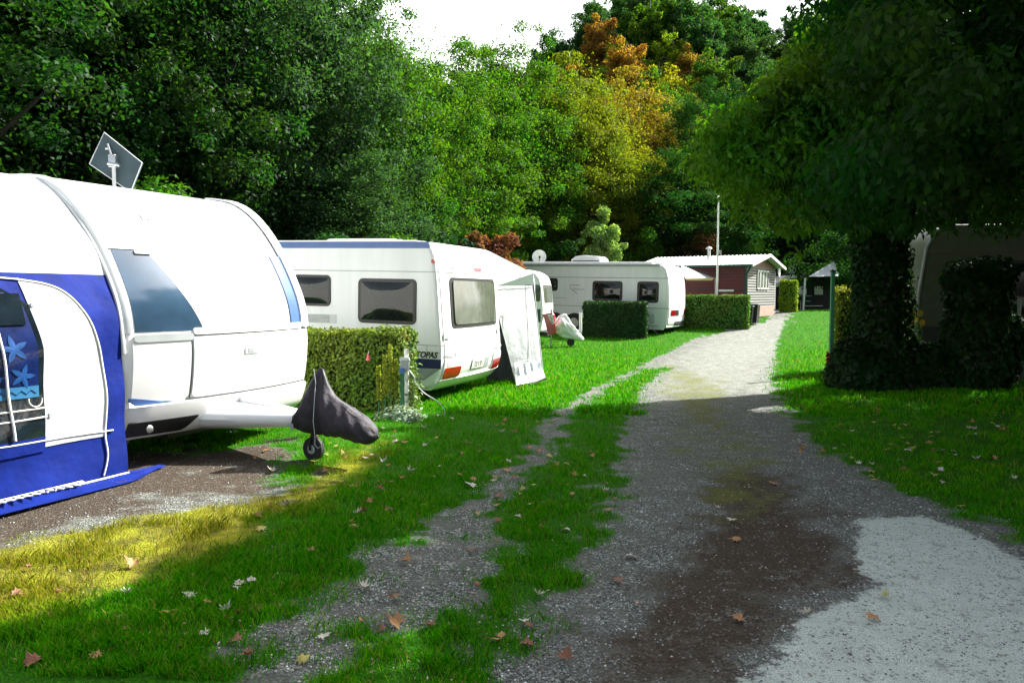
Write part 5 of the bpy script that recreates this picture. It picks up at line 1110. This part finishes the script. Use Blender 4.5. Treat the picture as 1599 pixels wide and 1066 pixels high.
# shading trees beyond the right edge of the picture
NB = tree_parts('near_b', 9, 10, 3.6, 2.4, 52000, .17, K=150, cr=.2, r0=.26)
for i, (x, y, sc_, lb) in enumerate(((10.4, 8.2, 1.0, 'dark tree standing just outside the right edge, nearest the ivy-clad tree'), (8.0, 3.6, .95, 'dark tree at the right, level with the camera'), (14.5, 11.5, 1.15, 'dark tree right of the cream caravan'),
        (13, 5.5, 1.2, 'dark tree in the second row right of the camera'), (19, 15, 1.3, 'dark tree far right of the cream caravan'), (15, 17.8, .8, 'dark tree behind the cream caravan'), (18, 7, 1.3, 'dark tree farthest right of the track'))):
    place_tree(NB, (x, y, 0), i*1.7, (sc_, sc_, sc_*.93), (.016, .055, .006), lb, None, 'broadleaf_tree')

# ------------------------------------------------------------------ plants at the yellow hedge
def mullein(label, px, D, ybase, ytop, seed):
    rng = np.random.RandomState(seed); x = (px-799.5)/1200*D; z0 = float(gz(x, D)); h_ = at(px, ytop, D)[2]-z0; t = empty('flower_stalk', (x, D, z0), 0, label, 'plant')
    MB().tube([(0, 0, 0), (.01, 0, h_)], [.008, .004], 5).build('stem', M['green_post'], t)
    n = 420; hh = rng.uniform(.35, 1, n)*h_; a = rng.uniform(0, 6.28, n); P = np.stack([.02*np.cos(a), .02*np.sin(a), hh], 1); V, F = leaf_quads(rng, P, np.stack([np.cos(a), np.sin(a), .3+0*a], 1)+rng.normal(size=(n, 3))*.3, .024, .8); link('blooms', npmesh('blooms', V, F), M['leaf'], t, color=(.20, .24, .03))
for i, (px, yt) in enumerate(((600, 555), (609, 538), (617, 562), (590, 572))): mullein(['yellow green flower stalk, second from left before the hedge', 'tallest yellow green flower stalk before the hedge', 'yellow green flower stalk nearest the pale pipe post', 'shortest and leftmost yellow green flower stalk before the hedge'][i], px, 9.25, 640, yt, 70+i)
def leafy(label, px, D, r_, h_, n, leaf, color, seed, name='leafy_plant'):
    rng = np.random.RandomState(seed); x = (px-799.5)/1200*D; t = empty(name, (x, D, float(gz(x, D))), 0, label, 'plant'); d = rng.normal(size=(n, 3)); d[:, 2] = abs(d[:, 2]); d /= np.linalg.norm(d, axis=1, keepdims=True)
    P = d*rng.uniform(.3, 1, (n, 1))*np.array([r_, r_*.6, h_]); V, F = leaf_quads(rng, P, d+np.array([0, 0, .5])+rng.normal(size=(n, 3))*.4, leaf, .4); link('foliage', npmesh(name, V, F), M['leaf_gloss'], t, color=color)
    g = MB()
    for k in rng.choice(n, 12): g.tube([(0, 0, 0), tuple(P[k])], .004, 4)
    g.build('stems', M['green_post'], t)
leafy('low silvery leaved plant at the foot of the pale pipe post', 622, 9.1, .33, .18, 900, .07, (.22, .30, .22), 80)
leafy('climbing leaves around the socket box of the pipe post', 640, 9.35, .16, 1.05, 500, .06, (.10, .18, .05), 81)
leafy('small pink flowered shoot topping the hedge at the pipe post', 633, 9.45, .10, 1.28, 260, .04, (.35, .25, .10), 82)
p = at(575, 557, 9.62); o_ = empty('pink_tag', p, 0, 'small pink bell shaped ornament hanging on the front of the yellowish hedge', 'ornament'); MB().lathe([(.001, .04), (.012, .04), (.018, .0), (.034, -.045), (.001, -.04)], (0, 0, 0), 'z', 10).build('bell', M['pink'], o_); MB().tube([(0, 0, .04), (0, .04, .07)], .003, 4).build('string', M['piping'], o_)

# ------------------------------------------------------------------ grass, pebbles, fallen leaves
rng = np.random.RandomState(123)
def scatter(n, y0, y1, pw):
    u = rng.rand(n); e = 1-pw; y = (y0**e+u*(y1**e-y0**e))**(1/e); x = rng.uniform(-1, 1, n)*(.78*y+1.6); return x, y
def blades(n, y0, y1, pw, hmin, hmax, w0, name, prob=1.):
    x, y = scatter(n, y0, y1, pw); G_, D_, P_, Mo_, Dr_, Du_ = masks(x, y)
    patch_ = .5+.5*hnoise(x, y, 9, 6.); bare_ = hnoise(x, y, 29, 2.6)+.5*hnoise(x, y, 31, 7.); dens = G_**1.4*np.clip(.35+.9*patch_, 0, 1)*np.where(Dr_ > .5, np.clip(.45-.8*hnoise(x, y, 61, 3.5), .08, .8), 1)*np.where((bare_ > np.where(x > 3.2, .1, .62)) & (y < 12), .15, 1); keep = rng.rand(n) < dens
    # keep clear of caravans' undersides
    x, y, Dr_, G_, patch_ = x[keep], y[keep], Dr_[keep], G_[keep], patch_[keep]; n = len(x); z = gz(x, y)
    h_ = rng.uniform(hmin, hmax, n)*(.5+.6*G_)*(.7+.5*patch_); w_ = (w0*(1+.0*y))[:, None]; a = rng.uniform(0, 6.28, n); ln = rng.uniform(.1, .95, n)*h_; b = rng.uniform(0, 6.28, n)
    base = np.stack([x, y, z-.004], 1); sd_ = np.stack([np.cos(a), np.sin(a), 0*a], 1)*w_; lean = np.stack([np.cos(b)*ln, np.sin(b)*ln, 0*a], 1)
    mid = base+lean*.35+np.stack([0*a, 0*a, h_*.6], 1); tip = base+lean+np.stack([0*a, 0*a, h_], 1)
    V = np.stack([base-sd_, base+sd_, mid+sd_*.7, mid-sd_*.7, mid+sd_*.7, tip], 1)
    V = np.stack([base-sd_, base+sd_, mid+sd_*.7, tip, mid-sd_*.7], 1).reshape(-1, 3); k = np.arange(n)*5
    F = np.stack([k, k+1, k+2, k+3, k+4], 1)
    me = npmesh(name, V, F); 
    pt2 = np.clip(.5+.5*hnoise(x, y, 41, 1.8)+.25*S((y-9)/6), 0, 1); col = np.repeat(np.stack([Dr_, pt2, rng.rand(n)], 1), 5, axis=0).astype(np.float32); at_ = me.attributes.new('tone', 'FLOAT_VECTOR', 'POINT'); at_.data.foreach_set('vector', col.ravel()); return me  # blades beyond the shade tinted yellower, sunlight put into their colour
def grass_mat():
    m, nt, out = newmat('grass_blades'); L = nt.links.new; A = N(nt, 'ShaderNodeAttribute', attribute_name='tone'); sp = N(nt, 'ShaderNodeSeparateXYZ'); L(A.outputs['Vector'], sp.inputs[0])
    def ramp(v, st):
        r_ = N(nt, 'ShaderNodeValToRGB'); e = r_.color_ramp.elements
        while len(e) < len(st): e.new(.5)
        for el, (p_, c_) in zip(e, st): el.position = p_; el.color = (*c_, 1)
        L(v, r_.inputs[0]); return r_.outputs[0]
    g_ = ramp(sp.outputs[2], [(0, (.012, .15, .002)), (.5, (.04, .30, .002)), (.85, (.11, .40, .003)), (.96, (.22, .24, .05))])
    d_ = ramp(sp.outputs[2], [(0, (.08, .12, .006)), (.4, (.19, .23, .008)), (.8, (.30, .27, .02)), (1, (.30, .20, .07))])
    mx = N(nt, 'ShaderNodeMix', data_type='RGBA'); L(sp.outputs[0], mx.inputs[0])
    og = N(nt, 'ShaderNodeMix', data_type='RGBA', blend_type='MULTIPLY'); pm = N(nt, 'ShaderNodeMapRange'); pm.inputs['From Min'].default_value = .25; pm.inputs['From Max'].default_value = .75; L(sp.outputs[1], pm.inputs['Value'])
    L(pm.outputs[0], og.inputs[0]); L(g_, og.inputs[6]); og.inputs[7].default_value = (1.35, 1.08, 1.1, 1); L(og.outputs[2], mx.inputs[6]); L(d_, mx.inputs[7])
    df = N(nt, 'ShaderNodeBsdfDiffuse'); tr = N(nt, 'ShaderNodeBsdfTranslucent'); L(mx.outputs[2], df.inputs[0]); L(mx.outputs[2], tr.inputs[0])
    ms = N(nt, 'ShaderNodeMixShader'); ms.inputs[0].default_value = .35; L(df.outputs[0], ms.inputs[1]); L(tr.outputs[0], ms.inputs[2])
    gl = N(nt, 'ShaderNodeBsdfGlossy'); gl.inputs['Roughness'].default_value = .45; m2 = N(nt, 'ShaderNodeMixShader'); m2.inputs[0].default_value = .0; L(ms.outputs[0], m2.inputs[1]); L(gl.outputs[0], m2.inputs[2]); L(m2.outputs[0], out.inputs[0]); return m
gm = grass_mat()
m1 = blades(700000, 2.9, 11, 1.6, .022, .060, .0022, 'near'); m2_ = blades(300000, 10, 45, 1.8, .04, .085, .007, 'far')
tag(link('grass', m1, gm), 'short bright green grass growing beside the gravel track in the foreground', 'grass', kind='stuff')
tag(link('grass', m2_, gm), 'sunlit green grass of the farther camping pitches', 'grass', kind='stuff')
# pebbles
n = 160000; x, y = scatter(n, 3.0, 12, 1.7); G_, D_, P_, Mo_, Dr_, Du_ = masks(x, y); keep = rng.rand(n) < np.clip(1-G_*1.2, 0, 1)*np.where(P_ > .5, .10, 1)*np.where(D_ > .5, .10, 1)*np.clip(.35+.8*(.5+.5*hnoise(x, y, 19, 5.)), .1, 1)*(1-.6*Du_)
x, y = x[keep], y[keep]; n = len(x); r_ = (.002+.006*rng.rand(n)**2)*np.where(rng.rand(n) > .985, 1.9, 1); z = gz(x, y)
oc = np.array([(1, 0, 0), (0, 1, 0), (-1, 0, 0), (0, -1, 0), (0, 0, 1), (0, 0, -1)], float); jit = rng.uniform(.6, 1.25, (n, 6, 1)); an_ = rng.uniform(0, 6.28, n); ca, sa_ = np.cos(an_), np.sin(an_)
O = oc[None]*jit; O = np.stack([O[..., 0]*ca[:, None]-O[..., 1]*sa_[:, None], O[..., 0]*sa_[:, None]+O[..., 1]*ca[:, None], O[..., 2]*.7], 2)*r_[:, None, None]
V = (np.stack([x, y, z+r_*.3], 1)[:, None]+O).reshape(-1, 3); ft = np.array([(0, 1, 4), (1, 2, 4), (2, 3, 4), (3, 0, 4), (1, 0, 5), (2, 1, 5), (3, 2, 5), (0, 3, 5)]); F = (np.arange(n)[:, None, None]*6+ft[None]).reshape(-1, 3)
def stone_mat():
    m, nt, out = newmat('pebble_stone'); L = nt.links.new; ge = N(nt, 'ShaderNodeNewGeometry'); r_ = N(nt, 'ShaderNodeValToRGB'); e = r_.color_ramp.elements; e.new(.5); e.new(.9)
    for el, (p_, c_) in zip(e, [(0, (.06, .063, .06)), (.5, (.22, .226, .214)), (.88, (.42, .43, .41)), (1, (.78, .78, .74))]): el.position = p_; el.color = (*c_, 1)
    L(ge.outputs['Random Per Island'], r_.inputs[0]); b = N(nt, 'ShaderNodeBsdfPrincipled'); b.inputs['Roughness'].default_value = .7; L(r_.outputs[0], b.inputs['Base Color']); L(b.outputs[0], out.inputs[0]); return m
tag(link('gravel', npmesh('gravel', V, F), stone_mat()), 'loose grey pebbles scattered over the track', 'gravel', kind='stuff')
# litter: bits of dead leaf, chaff and twig too many to count
n = 15000; x, y = scatter(n, 3.0, 16, 1.7); G_, D_, P_, Mo_, Dr_, Du_ = masks(x, y); keep = rng.rand(n) < np.where(P_ > .5, .12, .35+.65*np.clip(hnoise(x, y, 55, 3.), 0, 1))*np.where(G_ > .5, 1, .55); x, y, G_ = x[keep], y[keep], G_[keep]; n = len(x)
P = np.stack([x, y, gz(x, y)+.006+.02*G_*rng.rand(n)], 1); V, F = leaf_quads(rng, P, np.array([0, 0, 1.])+rng.normal(size=(n, 3))*.35, .016, .45)
def litter_mat():
    m, nt, out = newmat('litter'); L = nt.links.new; ge = N(nt, 'ShaderNodeNewGeometry'); r_ = N(nt, 'ShaderNodeValToRGB'); e = r_.color_ramp.elements; e.new(.5); e.new(.9)
    for el, (p_, c_) in zip(e, [(0, (.05, .03, .018)), (.5, (.14, .08, .04)), (.85, (.30, .21, .12)), (1, (.5, .45, .36))]): el.position = p_; el.color = (*c_, 1)
    L(ge.outputs['Random Per Island'], r_.inputs[0]); b = N(nt, 'ShaderNodeBsdfPrincipled'); b.inputs['Roughness'].default_value = .8; L(r_.outputs[0], b.inputs['Base Color']); L(b.outputs[0], out.inputs[0]); return m
tag(link('leaf_litter', npmesh('leaf_litter', V, F), litter_mat()), 'brown crumbled leaf litter scattered over grass and track', 'leaf litter', kind='stuff')
# fallen leaves
def leaf_shape(seed, r_=1., curl=.25):
    rs = np.random.RandomState(seed); base = [(0, -.9), (.12, -.45), (.62, -.55), (.50, -.18), (.98, .10), (.55, .20), (.62, .62), (.28, .45), (.0, 1.0), (-.26, .46), (-.66, .60), (-.55, .18), (-.96, .05), (-.52, -.2), (-.6, -.58), (-.12, -.45)]
    pts = [(x*(1+.15*rs.normal()), y*(1+.12*rs.normal())) for x, y in base]; a1, a2 = rs.uniform(-1, 1, 2)*curl
    zf = lambda x, y: (x*x*a1+y*y*a2+abs(x)*curl*.35+.05*math.sin(x*5+y*4))*1.0
    v = [(0, 0, .0)]+[(x, y, zf(x, y)) for x, y in pts]+[(x*.5, y*.5, zf(x*.5, y*.5)) for x, y in pts]; n = len(pts); f = [(0, 1+n+k, 1+n+(k+1) % n) for k in range(n)]+[(1+n+k, 1+k, 1+(k+1) % n, 1+n+(k+1) % n) for k in range(n)]
    v += [(-.02, -.4, .02), (.02, -.4, .02), (.05, -1.5, .1)]; f += [(len(v)-3, len(v)-2, len(v)-1)]
    me = bpy.data.meshes.new('fallen_leaf'); me.from_pydata(v, [], f); me.update(); return me
shapes = {k: [leaf_shape(i*4+j, curl=.75) for i in range(3)] for j, k in enumerate(('maple', 'leafpale', 'leafbrown', 'leafyel'))}
for k, l in shapes.items():
    for m_ in l: m_.materials.append(M[k])
LB = {'maple': ('tan dead leaf lying on the ground beside the track', 'tan fallen leaves'), 'leafpale': ('pale upturned dead leaf lying on the ground', 'pale fallen leaves'), 'leafbrown': ('dark reddish brown dead leaf lying on the ground', 'brown fallen leaves'), 'leafyel': ('yellow green fallen leaf lying on the ground', 'yellow fallen leaves')}
rng = np.random.RandomState(31)
def drop(px, py, size, k, label=None):
    x, y = ground_at(px, py); m_ = shapes[k][rng.randint(3)]; o = bpy.data.objects.new('fallen_leaf', m_); COL.objects.link(o); o.location = (x, y, float(gz(x, y))+.022)
    o.rotation_euler = (rng.uniform(-.35, .35), rng.uniform(-.35, .35), rng.uniform(0, 6.28)); o.scale = (size,)*3
    tag(o, label or LB[k][0], 'leaf', None if label else LB[k][1])
drop(614, 978, .062, 'maple', 'large light brown maple leaf on the gravel at the bottom of the picture')
drop(882, 830, .045, 'leafpale', 'white upturned leaf at the left edge of the track')
drop(736, 761, .065, 'leafpale', 'broad pale leaf on the bare strip between the two grass patches'); drop(392, 911, .036, 'leafpale', 'white leaf on the shaded grass near the lower left')
drop(208, 886, .05, 'maple', 'golden leaf on the sunlit yellow grass at the left'); drop(1418, 705, .05, 'leafpale', 'bright leaf lying right of the track before the ivy'); drop(1362, 968, .04, 'maple', 'brown leaf on the pale asphalt patch')
drop(1380, 932, .035, 'leafyel', 'small green leaf on the pale asphalt patch'); drop(575, 788, .045, 'maple', 'tan leaf standing out on the shaded green grass'); drop(1120, 797, .028, 'leafpale', 'small white leaf in the middle of the track')
drop(1500, 793, .045, 'leafyel', 'yellow leaf at the right border of the track'); drop(738, 862, .04, 'leafbrown', 'reddish leaf on the gravel between grass and track')
zones = [((390, 690, 860, 830), 48), ((20, 860, 620, 1050), 26), ((640, 660, 980, 800), 34), ((1240, 660, 1590, 760), 55), ((1350, 600, 1590, 700), 26), ((900, 640, 1300, 980), 11), ((620, 600, 860, 680), 20), ((400, 640, 640, 720), 18), ((600, 840, 900, 1040), 12)]
for (x0, y0, x1, y1), c_ in zones:
    for _ in range(c_):
        k = ['maple', 'leafbrown', 'leafpale', 'leafyel'][rng.choice(4, p=[.36, .28, .26, .10] if x0 < 1200 else [.30, .15, .20, .35])]
        drop(rng.uniform(x0, x1), rng.uniform(y0, y1), rng.uniform(.024, .050), k)
print('objects', len(bpy.data.objects))
